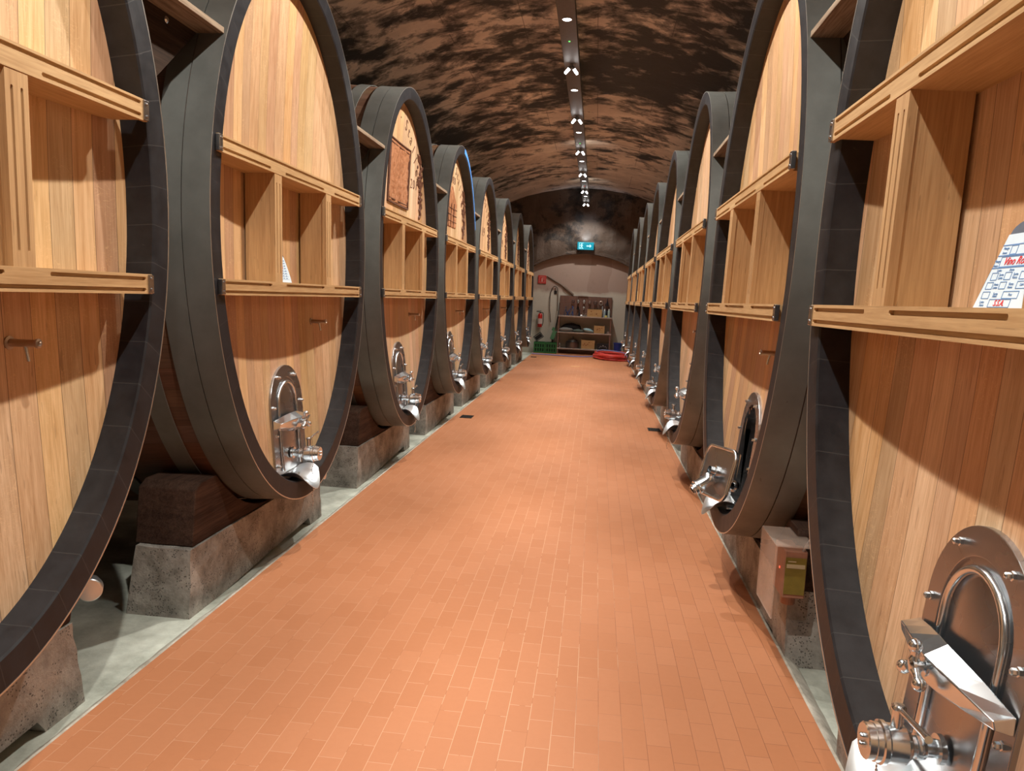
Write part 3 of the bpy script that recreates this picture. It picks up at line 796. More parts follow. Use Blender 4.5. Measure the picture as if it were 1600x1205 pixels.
def picture(root, y0, y1, z0, z1, house=False):
    bm = bmesh.new(); ny_, nz_ = 30, 34; rows = []
    rnd = random.Random(int(y1*999)+5)
    for j in range(nz_+1):
        row = []
        for i in range(ny_+1):
            y = y0 + (y1-y0)*i/ny_; z = z0 + (z1-z0)*j/nz_
            if house and z > z0+(z1-z0)*.62:
                q = (z - (z0+(z1-z0)*.62))/((z1-z0)*.38); mid = (y0+y1)/2; y = mid + (y-mid)*(1-q*.97)
            h = .010*noise.noise(Vector((y*9, z*7, 2))) + .007*noise.noise(Vector((y*30, z*26, 5)))
            edge = i in (0, ny_) or j in (0, nz_)
            row.append(bm.verts.new(surf(y, z, -.002 if edge else .009 + h)))
        rows.append(row)
    for A, B in zip(rows, rows[1:]):
        for i in range(ny_): bm.faces.new((A[i], A[i+1], B[i+1], B[i]))
    pc = mobj('carved_picture', bm, M_CARVE, root)
    if not house:
        bm = bmesh.new()
        for off, r in ((.0, .010), (-.035, .006)):
            a, b, c_, d_ = y0-off*-1, y1+off, z0-off*-1, z1+off
            a, b, c_, d_ = y0 - off, y1 + off, z0 - off, z1 + off
            P = [(a, c_), (b, c_), (b, d_), (a, d_)]
            for (p, q) in zip(P, P[1:] + P[:1]):
                tube(bm, [surf(p[0] + (q[0]-p[0])*t/12, p[1] + (q[1]-p[1])*t/12, .008) for t in range(13)], r, 6)
        mobj('carved_border', bm, M_CARVED, pc)
    else:
        bm = bmesh.new()
        for kz in range(1, 4):
            z = z0 + (z1-z0)*.62*kz/4
            tube(bm, [surf(y0 + (y1-y0)*t/12, z, .012) for t in range(13)], .004, 6)
        for ky in (1, 2, 3):
            y = y0 + (y1-y0)*ky/4; tube(bm, [surf(y, z0 + (z1-z0)*.6*t/10, .012) for t in range(11)], .004, 6)
        mobj('carved_outline', bm, M_CARVED, pc)
    return pc
gr_r = lambda z: .76 - .16*max(0, (z-2.45))**1.0
for k in (2, 3, 4, 5, 6, 7):
    root = casks['L', k]; rnd = random.Random(k)
    carve_text(root, 'Weinbg. · Staller', .15, arc)
    if k == 2:
        picture(root, -.37, .35, 2.40, 2.95); carve_text(root, '201', .13, line(.46, .62, 2.66))
        grapes(root, gr_r, 2.35, 2.86, rnd)
    elif k == 3:
        picture(root, -.34, .34, 2.44, 2.95, True); carve_text(root, '1988', .13, line(-.14, .14, 3.02))
        grapes(root, gr_r, 2.35, 2.86, rnd)
    else:
        carve_text(root, '19', .2, line(.24, .38, 2.62)); grapes(root, gr_r, 2.35, 2.86, rnd)
# bright blue strip laid on the upper rim of the fourth left cask
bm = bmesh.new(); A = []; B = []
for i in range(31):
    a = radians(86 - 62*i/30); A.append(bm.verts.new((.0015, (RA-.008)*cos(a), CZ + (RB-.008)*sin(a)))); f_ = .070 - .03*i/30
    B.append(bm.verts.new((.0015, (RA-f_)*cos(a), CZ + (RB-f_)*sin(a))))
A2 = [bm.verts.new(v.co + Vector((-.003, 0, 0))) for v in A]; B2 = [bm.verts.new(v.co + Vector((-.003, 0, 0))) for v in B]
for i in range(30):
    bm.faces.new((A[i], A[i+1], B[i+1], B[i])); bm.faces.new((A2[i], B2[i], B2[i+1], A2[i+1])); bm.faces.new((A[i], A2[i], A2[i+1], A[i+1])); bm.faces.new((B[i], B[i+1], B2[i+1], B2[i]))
st = mobj('blue_strip', bm, simple('rim_blue', (.07, .27, .75), .35), casks['L', 3]); st['label'] = 'bright blue strip'

for o in casks.values():   # every cask leans back a little
    s = 1 if o.location.x < 0 else -1
    Mz = Matrix.Rotation(o.rotation_euler.z, 4, 'Z'); Lc = Vector((0, 0, 1.885))
    T = Matrix.Translation(o.location) @ Mz @ Matrix.Translation(Lc) @ Matrix.Rotation(-TILT, 4, 'Y') @ Matrix.Translation(-Lc)
    o.location = T.translation; o.rotation_euler = T.to_euler()

# ---------------------------------------------------------------- pedestals, saddles, wedges
def pedestal_mesh():
    bm = bmesh.new(); sub = 1
    X0, X1 = -.19, -.52
    out = [(-.98, -.05), (-.68, -.05), (-.66, .018), (.60, .010), (.64, -.05), (.86, -.05), (.80, .298), (-.97, .298)]
    prism(bm, out, 'x', X1, X0)
    for v in bm.verts:
        if v.co.x < -.3 and v.co.z > .2: v.co.x += .04
    bmesh.ops.triangulate(bm, faces=[f for f in bm.faces if len(f.verts) > 4])
    bmesh.ops.subdivide_edges(bm, edges=bm.edges[:], cuts=5, use_grid_fill=True)
    for v in bm.verts:
        n_ = noise.noise(v.co*6)*.008 + noise.noise(v.co*22)*.004
        if v.co.z > -.045: v.co.x += n_; v.co.y += n_; v.co.z += n_*.4
    return bm
def saddle_mesh():
    bm = bmesh.new(); pts = [(-.93, .299), (-.90, .60), (-.83, .66)]
    b = 1.016
    for i in range(25):
        y = -.69 + 1.38*i/24; pts.append((y, CZ - RB*b*sqrt(1-(y/(RA*b))**2) - .014))
    pts = [(y, max(z, .304)) for y, z in pts[3:]]
    pts = [(-.93, .299), (-.90, .58), (-.84, .61)] + pts + [(.84, .61), (.86, .58), (.80, .299)]
    prism(bm, pts, 'x', -.50, -.20)
    return bm
pd = mobj('concrete_pedestal', pedestal_mesh(), M_CONC, None, False)
sd = mobj('timber_saddle', saddle_mesh(), M_SADDLE, None, bevel=.006)
def desc(side, k):
    return '%s cask in the %s row' % (ordn[k] if k else 'nearest', 'left' if side == 'L' else 'right')
first = True
for side in 'LR':
    for k in range(8):
        a = pd if first else pd.copy(); b = sd if first else sd.copy()
        if not first: COL.objects.link(a); COL.objects.link(b)
        first = False
        for o in (a, b): place(o, side, k)
        if side == 'R':
            for o in (a, b): o.location.x -= .01; o.scale.y = -1 if False else 1
        tag(a, 'rough pitted concrete pedestal under the ' + desc(side, k), 'pedestal', 'concrete pedestals under the casks')
        tag(b, 'dark brown timber saddle cradling the ' + desc(side, k), 'cask saddle', 'timber saddles under the casks')
# wedge boards between neighbours
def wedge_mesh(gap):
    y0 = .945; bm = bmesh.new()
    # from this cask centre (0) to the next one (gap)
    a, b = y0 + .002, gap - y0 - .002
    box(bm, -.34, -.02, a - .02, b + .02, 2.725, 2.75)
    return bm, a, b
for side in 'LR':
    for k in range(0, 7):
        gap = CY[k+1] - CY[k]
        if side == 'R' and k == 0: gap = CY[1] - .03 - 1.78
        y0 = CY[k] if side == 'L' else (CY[k] - .03 if k else 1.78)
        ym = y0 + gap/2; hw = gap/2 - RA*sqrt(1-(.85/RB)**2) - .006
        s = 1 if side == 'L' else -1
        root = thing('wedge_board', 'weathered wooden wedge jammed between the %s and %s casks of the %s row' % (ordn[k], ordn[k+1], 'left' if side == 'L' else 'right'), 'wooden wedge',
                     (AL if side == 'L' else AR, ym, 0), 0 if side == 'L' else pi, 'wooden wedges between the casks')
        bm = bmesh.new(); box(bm, -.33, -.03, -hw, hw, 2.722, 2.748); mobj('top_board', bm, M_WEDGE, root, bevel=.002)
        bm = bmesh.new(); prism(bm, [(-hw+.004, 2.721), (hw-.004, 2.721), (.02, 2.44), (-.02, 2.44)], 'x', -.33, -.16); bl = mobj('wedge_block', bm, M_WEDGEB, root)
        bm = bmesh.new(); lathe(bm, (-.16, hw*.25, 2.69), (1, 0, 0), [(0, .016), (.008, .015), (.014, .008), (.015, 0)], 10); mobj('bolt', bm, M_STEEL, bl)

# ---------------------------------------------------------------- cards
M_CARD = simple('card_white', (.62, .74, .84), .5, 0, .03, 0)
M_INKB = simple('ink_blue', (.10, .22, .45), .6, 0, 0, 0); M_INKR = simple('ink_red', (.75, .04, .05), .6, 0, 0, 0)
M_SLATE = simple('slate_backing', (.10, .12, .16), .5)
def card(loc, rz, big):
    W_, H_ = (.235, .19) if big else (.20, .165)
    root = thing('paper_form_card' if big else 'paper_tag_card', 'white form card with red handwriting leaning on the right foreground cask rail' if big else 'small white written card standing on the lower rail of a left cask', 'paper card', loc, rz)
    til = Matrix.Rotation(radians(-14), 4, 'Y')
    def put(bm, name, mat, par=None, **k):
        bmesh.ops.transform(bm, matrix=til, verts=bm.verts[:]); return mobj(name, bm, mat, root if par is None else par, **k)
    # local: x towards aisle, y sideways, z up
    def outline(sc_, top):
        n = 12; pts = [(-W_/2*sc_, 0), (W_/2*sc_, 0)]
        for i in range(n+1):
            t = i/n; hw = W_/2*(1-.36*t**1.5)*sc_; pts.append((hw, H_*top*.82*t))
        for i in range(1, n): a = pi*i/n; pts.append((W_/2*.64*sc_*cos(a), H_*.82*top + H_*.16*sin(a)))
        for i in range(n+1):
            t = 1-i/n; hw = W_/2*(1-.36*t**1.5)*sc_; pts.append((-hw, H_*top*.82*t))
        res = []
        for p in pts:
            if not res or (abs(p[0]-res[-1][0]) + abs(p[1]-res[-1][1])) > 1e-5: res.append(p)
        if abs(res[0][0]-res[-1][0]) + abs(res[0][1]-res[-1][1]) < 1e-5: res.pop()
        return res
    bm = bmesh.new(); prism(bm, outline(1.0, 1.06), 'x', -.006, -.002); put(bm, 'backing_board', M_SLATE)
    bm = bmesh.new(); prism(bm, [(-W_/2, .0), (W_/2, .0), (W_/2*.66, H_*.86), (-W_/2*.66, H_*.86)] if big else outline(.97, .98), 'x', -.0018, -.0005); put(bm, 'paper_sheet', M_CARD)
    def yx(y, z): return y * 1.0
    # printed lines and boxes
    bm = bmesh.new(); x0, x1 = -.0004, .0001
    def ln(y0, z0, y1, z1, t=.0008):
        if abs(y1-y0) >= abs(z1-z0): box(bm, x0, x1, min(y0, y1), max(y0, y1), z0-t, z0+t)
        else: box(bm, x0, x1, y0-t, y0+t, min(z0, z1), max(z0, z1))
    def bx(y0, z0, y1, z1): ln(y0, z0, y1, z0); ln(y0, z1, y1, z1); ln(y0, z0, y0, z1); ln(y1, z0, y1, z1)
    T4 = lambda y, z: Matrix(((0, 0, 1, 0), (1, 0, 0, y), (0, 1, 0, z), (0, 0, 0, 1)))
    if big:
        for z, hw in ((.139, .083), (.116, .089), (.089, .096)): ln(-hw, z, hw, z, .0012)
        bx(-.045, .118, -.02, .137); bx(-.07, .091, .085, .113); bx(-.085, .062, -.06, .078); bx(-.03, .062, -.005, .078); bx(.03, .062, .055, .078)
        bx(-.092, .042, -.066, .057); bx(-.037, .042, -.012, .057); bx(.03, .042, .07, .057); bx(-.095, .021, -.065, .036); bx(-.01, .021, .05, .036)
        bx(-.055, .002, .03, .019)
        for z, ys in ((.132, (-.065, .02, .05)), (.122, (-.066, .02, .05)), (.104, (-.082,)), (.094, (-.084,)), (.083, (-.06, -.01, .05)), (.073, (-.045, .012, .07)), (.066, (-.045, .012, .07)),
                      (.052, (-.052, .008)), (.045, (-.052, .008)), (.031, (-.04,)), (.026, (-.04,)), (.013, (-.085,)), (.006, (-.082,)), (.029, (.02,)), (.050, (.05,))):
            for y in ys: add_text(bm, random.choice(['Anno', 'Vasca', 'Fass', 'Lotto', 'Litri', 'Menge', 'Sorte', 'Data']), .0085, T4(y, z), ext=.0002)
        # emblem at the top
        prism(bm, [(-.006, .142), (.006, .142), (.004, .147), (.002, .154), (-.002, .154), (-.004, .147)], 'x', x0, x1)
    else:
        for i in range(8): ln(-.07 + .004*i, .018+.015*i, .07 - .004*i, .018+.015*i, .0007)
        for i in range(8):
            for y in (-.045, 0, .04): add_text(bm, 'Lotto', .009, T4(y, .024+.0145*i), ext=.0002)
    put(bm, 'printed_form', M_INKB)
    bm = bmesh.new()
    if big:
        add_text(bm, 'Vino Rosso', .024, T4(.0, .102), ext=.0003, shear=.35); add_text(bm, 'S.S.A.', .019, T4(-.012, .0105), ext=.0003, shear=.3)
    else: add_text(bm, 'Rosso', .02, T4(-.01, .085), ext=.0003, shear=.3)
    bmesh.ops.translate(bm, verts=bm.verts[:], vec=(.0004, 0, 0)); put(bm, 'red_handwriting', M_INKR)
    return root
card((AR + .048, 1.705, 1.624), pi, True)
card((AL - .052, 4.235, 1.624), 0, False)
# small tag on the far right casks
bm = bmesh.new(); box(bm, -.002, .002, -.06, .06, 0, .16)
o = mobj('small_tag', bm, simple('yellow_tag', (.72, .55, .25), .6), None); o.location = (AR - .03, 14.6, 1.66)
tag(o, 'pale yellow tag standing on a far right cask rail', 'tag')

# ---------------------------------------------------------------- fittings beside the casks
# capped drain pipe by the nearest left pedestal
dr = thing('drain_fitting', 'chrome capped drain fitting on the end of the nearest left saddle', 'pipe fitting', (-1.96, 2.74, .33))
bm = bmesh.new(); box(bm, -.08, -.02, -.04, .05, .05, .085); mobj('bracket', bm, M_PLATE, dr, bevel=.004)
bm = bmesh.new(); ax = Vector((.5, -.85, 0)).normalized(); lathe(bm, (-.05, .12, 0), ax, [(-.06, 0), (-.06, .03), (0, .035), (.004, .048), (.04, .048), (.044, .044), (.046, 0)], 28); mobj('end_cap', bm, M_SHEET, dr, True)
bm = bmesh.new(); tube(bm, smooth_path([(-.10, .17, 0), (-.17, .12, .02), (-.24, .02, .03), (-.3, -.1, .03)], 5), .026, 14); mobj('drain_pipe', bm, M_PLATE, dr, True)
# lever valve beside the second left pedestal
lv = thing('lever_valve', 'small chrome ball valve with black lever beside the second left pedestal', 'valve', (-1.93, 5.30, .26))
bm = bmesh.new(); lathe(bm, (-.10, -.02, 0), (1, 0, 0), [(0, 0), (0, .02), (.06, .02), (.065, .032), (.10, .034), (.105, .026), (.12, .026), (.122, .033), (.15, .033), (.15, 0)], 20); mobj('valve_body', bm, M_STEEL, lv, True)
bm = bmesh.new(); tube(bm, [(0, 0, .03), (.01, .03, .09), (.02, .09, .19)], [.008, .011, .012], 8); mobj('lever', bm, M_BLACK, lv, True)
bm = bmesh.new(); tube(bm, [(-.09, -.02, 0), (-.09, -.02, -.15), (-.09, -.02, -.31)], .016, 10); mobj('stand_pipe', bm, M_PLATE, lv, True)
# gauge box on the second right saddle
gb = thing('gauge_box', 'yellow labelled brown device behind a clear shield on the second right saddle', 'device', (.955, 3.47, 0))
M_BRN = simple('brown_plastic', (.40, .20, .13), .45); M_OLV = simple('olive_label', (.24, .18, .03), .5)
bm = bmesh.new(); box(bm, -.05, .05, -.02, .16, .31, .53); hb = mobj('housing', bm, M_BRN, gb, bevel=.006)
bm = bmesh.new(); box(bm, -.045, .045, -.024, -.021, .33, .50); lb = mobj('label_plate', bm, M_OLV, hb); lb['label'] = 'olive yellow label'
bm = bmesh.new(); box(bm, -.04, .04, -.0255, -.0242, .452, .47); box(bm, -.035, .0, -.0255, -.0242, .48, .485); mobj('label_band', bm, simple('pale_label', (.6, .5, .3), .6, 0, 0, 0), hb)
bm = bmesh.new(); cyl(bm, (0, .06, .31), (0, .06, .26), .032); mobj('gland', bm, M_BRN, hb)
m = NT('clear_acrylic'); m.b.inputs['Base Color'].default_value = (.75, .6, .5, 1); m.b.inputs['Roughness'].default_value = .12; m.b.inputs['Alpha'].default_value = .3; m.b.inputs['IOR'].default_value = 1.45
M_ACR = m.m
bm = bmesh.new(); box(bm, -.11, -.104, -.10, .20, .24, .57); box(bm, -.11, .06, -.10, .20, .57, .576); mobj('clear_shield', bm, M_ACR, gb)
bm = bmesh.new(); tube(bm, smooth_path([(.03, -.01, .53), (.05, -.05, .60), (.07, -.12, .62), (.10, -.20, .60)], 5), .006, 8); mobj('cable', bm, simple('grey_cable', (.35, .33, .32), .5), gb, True)
bm = bmesh.new(); lathe(bm, (-.051, .05, .43), (-1, 0, 0), [(0, .006), (.002, .005), (.003, 0)], 10); mobj('red_lamp', bm, simple('red_led', (1, .1, .05), .4, 0, 0, 0, 30, (1, .1, .05), 2), hb)

# floor drain grates
M_IRON = simple('cast_iron', (.02, .018, .016), .5, .5); M_PIT = simple('drain_pit', (.004, .004, .004), .9)
for i, (x, y, lab) in enumerate(((-1.615, 9.93, 'small black drain grate in the tiles near the left pedestals'), (.825, 9.83, 'small black drain grate in the tiles near the right pedestals'), (-1.62, 20.9, 'far black drain grate in the tiles by the last left cask'))):
    root = thing('drain_grate', lab, 'drain grate', (x, y, .001), 0, 'floor drain grates')
    bm = bmesh.new(); box(bm, -.075, .075, -.11, .11, 0, .002); mobj('pit', bm, M_PIT, root)
    bm = bmesh.new(); box(bm, -.078, -.066, -.113, .113, 0, .005); box(bm, .066, .078, -.113, .113, 0, .005); box(bm, -.066, .066, -.113, -.10, 0, .005); box(bm, -.066, .066, .10, .113, 0, .005)
    for j in range(5): box(bm, -.048+.022*j, -.040+.022*j, -.10, .10, .002, .005)
    box(bm, -.066, .066, -.005, .005, .002, .005); mobj('grille', bm, M_IRON, root)

# ---------------------------------------------------------------- workshop corner at the far end
RY0 = 22.88
M_RACK = simple('brown_enamel_steel', (.23, .135, .105), .45, .2); M_SHELF = simple('shelf_steel', (.50, .46, .42), .35, .5)
rk = thing('shelf_rack', 'brown metal workshop rack with three shelves and pegboard against the far wall', 'shelf rack', (-.31, RY0, 0))
for x in (-.765, .765):
    for y in (.02, .36):
        bm = bmesh.new(); box(bm, x-.02, x+.02, y-.02, y+.02, 0, 1.13); mobj('post', bm, M_RACK, rk)
for z in (.17, .65, 1.13):
    bm = bmesh.new(); box(bm, -.80, .80, -.012, .40, z-.038, z); mobj('shelf', bm, M_SHELF, rk, bevel=.004)
def mk_peg():
    m = NT('pegboard'); v = m.obj(); sp = m.n('SeparateXYZ'); m.set(sp.inputs[0], v)
    fx = m.math('FRACT', m.math('MULTIPLY', sp.outputs[0], 22.0)); fz = m.math('FRACT', m.math('MULTIPLY', sp.outputs[2], 22.0))
    h = m.math('LESS_THAN', m.math('ADD', m.math('POWER', m.math('SUBTRACT', fx, .5), 2), m.math('POWER', m.math('SUBTRACT', fz, .5), 2)), .04)
    r = m.math('LESS_THAN', fx, .25)
    col = m.mix(r, c3(.20, .11, .085), c3(.30, .20, .17)); col = m.mix(h, col, c3(.04, .025, .02))
    m.set(m.b.inputs['Base Color'], col); m.b.inputs['Roughness'].default_value = .4; m.b.inputs['Metallic'].default_value = .3
    return m.m
bm = bmesh.new(); box(bm, -.78, .775, .37, .39, 1.131, 1.72); mobj('pegboard', bm, mk_peg(), rk)
bm = bmesh.new(); box(bm, -.25, .05, .33, .39, 1.722, 1.745); mobj('strip_ledge', bm, M_SHELF, rk)
M_BOXW = oak('crate_wood', 'z', c3(.42, .24, .09), c3(.66, .44, .20), flecks=False, seams=False, rough=.7)
def wbox(x, y, z, w_, d_, h_, lab, art=True):
    root = thing('wooden_box', lab, 'wooden box', (x, y, z))
    bm = bmesh.new(); t = .012
    box(bm, -w_/2, w_/2, -d_/2, -d_/2+t, 0, h_); box(bm, -w_/2, w_/2, d_/2-t, d_/2, 0, h_); box(bm, -w_/2, -w_/2+t, -d_/2+t, d_/2-t, 0, h_); box(bm, w_/2-t, w_/2, -d_/2+t, d_/2-t, 0, h_); box(bm, -w_/2+t, w_/2-t, -d_/2+t, d_/2-t, 0, t)
    mobj('box_body', bm, M_BOXW, root)
    bm = bmesh.new(); rnd = random.Random(int(w_*1000))
    for i in range(5):
        cx = rnd.uniform(-w_*.35, w_*.35); cz = rnd.uniform(h_*.3, h_*.75); r = rnd.uniform(.02, .035)
        prism(bm, [(cx + r*cos(a)*rnd.uniform(.5, 1), cz + r*.7*sin(a)*rnd.uniform(.5, 1)) for a in [2*pi*j/8 for j in range(8)]], 'y', -d_/2-.0015, -d_/2+.001)
    mobj('printed_mark', bm, simple('burnt_print', (.33, .14, .05), .7), root)
    return root
def wx(u): return (u - 930.7)*.01877 + .0
wbox(-.035, 23.02, 1.131, .43, .22, .22, 'pale wooden box among tools on the top shelf')
wbox(.13, 23.02, .651, .31, .22, .22, 'pale wooden box at the right end of the middle shelf')
wbox(-.18, 23.02, .171, .40, .22, .26, 'pale wooden box in the middle of the bottom shelf')
# green stuff on top of the box
bm = bmesh.new()
for i in range(7): cyl(bm, (-.2+.05*i, 23.02, 1.16), (-.2+.05*i, 23.02+.01*(i % 3), 1.37+.02*(i % 2)), .016, .009, 10)
tag(mobj('bottle_bunch', bm, simple('dark_green_glass', (.03, .07, .035), .2), None, True), 'row of dark green bottle necks standing in the top wooden box', 'bottles')
bk = thing('black_box', 'black box with pale scroll pattern on the bottom shelf', 'box', (.27, 23.0, .171))
bm = bmesh.new(); box(bm, -.17, .17, -.1, .1, 0, .18); mobj('box_body', bm, simple('black_card', (.015, .014, .016), .6), bk, bevel=.004)
bm = bmesh.new()
for s in (-1, 1): tube(bm, [(s*(.03+.02*i + .01*sin(i)), -.102, .08+.03*sin(i*1.1)) for i in range(6)], .004, 6)
lathe(bm, (0, -.1, .12), (0, -1, 0), [(0, .018), (.003, .018), (.004, 0)], 12); mobj('scroll_pattern', bm, simple('pale_print', (.45, .42, .4), .6), bk)
# metal drum
dm = thing('metal_drum', 'round grey metal pot with lid on the bottom shelf', 'pot', (-.64, 23.06, .171))
bm = bmesh.new(); lathe(bm, (0, 0, 0), (0, 0, 1), [(0, 0), (0, .185), (.01, .195), (.17, .195), (.175, .19), (.175, 0)], 32); mobj('pot_body', bm, mk_steel('dull_grey_metal', (.26, .22, .2), .35, .6), dm, True)
bm = bmesh.new(); lathe(bm, (0, 0, .176), (0, 0, 1), [(0, .2), (.012, .2), (.03, .15), (.07, .14), (.085, .09), (.10, .02), (.17, .018), (.175, 0)], 32); mobj('lid', bm, mk_steel('dull_grey_lid', (.2, .2, .2), .3, .5), dm, True)
# folded cloths / bags
def cloth(name, x, z, w_, h_, col, lab, cat='cloth', rot=0, y=23.0):
    bm = bmesh.new(); ball(bm, (0, 0, 0), .5, 20)
    for v in bm.verts:
        p = v.co.copy(); n_ = noise.noise(p*4 + Vector((x*9, z, 0)))*.12
        v.co = Vector((p.x*w_*(1+n_), p.y*.26, max(-.42, p.z*(1+2*n_))*h_ + h_*.42))
    bmesh.ops.rotate(bm, verts=bm.verts[:], cent=(0, 0, 0), matrix=Matrix.Rotation(rot, 3, 'Y'))
    o = mobj(name, bm, simple('cloth_%s' % name, col, .8), None, True); o.location = (x, y, z); tag(o, lab, cat); return o
cloth('folded_cloth', -.86, .652, .44, .14, (.22, .22, .20), 'grey folded cloth at the left end of the middle shelf')
cloth('green_cloth', -.50, .652, .34, .10, (.10, .13, .11), 'dark green folded cloth in the middle of the middle shelf')
cloth('light_blue_pouch', -.20, .67, .32, .12, (.35, .52, .56), 'light blue pouch beside the middle shelf box', 'pouch', .22, 22.97)
cloth('black_bag', -.70, .652, .62, .28, (.012, .012, .014), 'black bag slumped behind the cloths on the middle shelf', 'bag', 0, 23.13)
bm = bmesh.new(); lathe(bm, (0, 0, 0), (0, 0, 1), [(0, 0), (0, .04), (.05, .045), (.06, .02), (.06, 0)], 14)
o = mobj('small_jar', bm, simple('jar_brown', (.3, .2, .17), .5), None, True); o.location = (.40, 22.99, .651); tag(o, 'tiny brown jar at the right end of the middle shelf', 'jar')
o = mobj('steel_nozzle', (lambda b: (lathe(b, (0, 0, 0), (0, 0, 1), [(0, 0), (0, .04), (.02, .04), (.03, .018), (.10, .015), (.12, .03), (.15, .025), (.15, 0)], 14), b)[1])(bmesh.new()), M_STEEL, None, True)
o.location = (-1.02, 22.95, .171); tag(o, 'small steel nozzle at the left end of the bottom shelf', 'fitting')
# spray cans, bottle
for i, (x, h_, col, lab) in enumerate(((.255, .25, (.35, .47, .55), 'pale blue spray can, left of the two on the top shelf'), (.385, .25, (.55, .66, .62), 'whitish spray can, right of the two on the top shelf'))):
    root = thing('spray_can', lab, 'spray can', (x, 22.97, 1.131), 0, 'spray cans on the top shelf')
    bm = bmesh.new(); lathe(bm, (0, 0, 0), (0, 0, 1), [(0, 0), (0, .034), (.19, .034), (.205, .022), (.205, 0)], 18); mobj('can_body', bm, simple('can%d' % i, col, .3, .3), root, True)
    bm = bmesh.new(); lathe(bm, (0, 0, .205), (0, 0, 1), [(0, .024), (.04, .022), (.045, 0)], 14); mobj('cap', bm, simple('can_cap%d' % i, (.7, .72, .7), .4), root, True)
bm = bmesh.new(); lathe(bm, (0, 0, 0), (0, 0, 1), [(0, 0), (0, .035), (.16, .035), (.20, .012), (.25, .012), (.25, 0)], 16)
o = mobj('dark_bottle', bm, simple('dark_bottle_glass', (.02, .02, .03), .2), None, True); o.location = (.32, 23.05, 1.131); tag(o, 'dark bottle standing between the two spray cans', 'bottle')
bm = bmesh.new(); lathe(bm, (0, 0, 0), (0, 0, 1), [(0, 0), (0, .05), (.12, .05), (.17, .03), (.30, .028), (.32, .032), (.34, .026), (.34, 0)], 16)
bm2 = bm; o = mobj('tall_canister', bm2, simple('canister_grey', (.5, .6, .66), .4), None, True); o.location = (.19, 23.06, 1.131); o.scale = (.5, .5, .95); tag(o, 'slim pale canister right of the top shelf box', 'canister')
bm = bmesh.new(); box(bm, -.035, .035, -.03, .03, 0, .06)
o = mobj('yellow_block', bm, simple('yellow_plastic', (.72, .68, .22), .5), None, bevel=.006); o.location = (.30, 22.91, 1.131); tag(o, 'small yellow block in front of the spray cans', 'block')
# blue tools
for i, (x, a, L, col) in enumerate(((-.93, .15, .26, (.12, .12, .16)), (-.86, .5, .22, (.06, .09, .26)), (-.80, -.5, .20, (.05, .08, .22)), (-.75, .35, .24, (.16, .18, .26)), (-.68, -.06, .27, (.05, .10, .34)))):
    bm = bmesh.new(); tube(bm, [(0, 0, .012), (sin(a)*L*.3, 0, cos(a)*L*.33), (sin(a)*L, 0, cos(a)*L)], [.014, .018, .013], 10)
    ball(bm, (sin(a)*L, 0, cos(a)*L), .024, 10, (1, .6, .8)); ball(bm, (0, 0, .016), .016, 10)
    o = mobj('hand_tool', bm, simple('tool_blue%d' % i, col, .4, .3), None, True); o.location = (x, 22.95+.03*i, 1.131)
    tag(o, 'blue handled tool leaning at the left of the top shelf, %s from the left' % ordn[i], 'tool', 'blue tools on the top shelf')
bm = bmesh.new(); lathe(bm, (0, 0, 0), (0, 0, 1), [(0, 0), (0, .03), (.08, .032), (.12, .015), (.19, .013), (.2, .018), (.2, 0)], 14)
o = mobj('oil_bottle', bm, simple('oil_dark', (.03, .03, .035), .25), None, True); o.location = (-.49, 22.98, 1.131); tag(o, 'small dark oil bottle near the middle of the top shelf', 'bottle')
for i, x in enumerate((-.40, -.31)):
    bm = bmesh.new(); lathe(bm, (0, 0, .022), (1, .3*(i*2-1), .1), [(-.05, 0), (-.05, .02), (-.01, .02), (0, .012), (.03, .012), (.04, .022), (.05, .022), (.05, 0)], 14)
    tube(bm, [(0, 0, .03), (.0, .0, .07), (.03, 0, .085)], .006, 6)
    o = mobj('tap_fitting', bm, M_STEEL, None, True); o.location = (x, 22.95, 1.133); tag(o, 'chrome tap fitting lying on the top shelf, %s one' % ('left' if i == 0 else 'right'), 'fitting', 'chrome fittings on the top shelf')
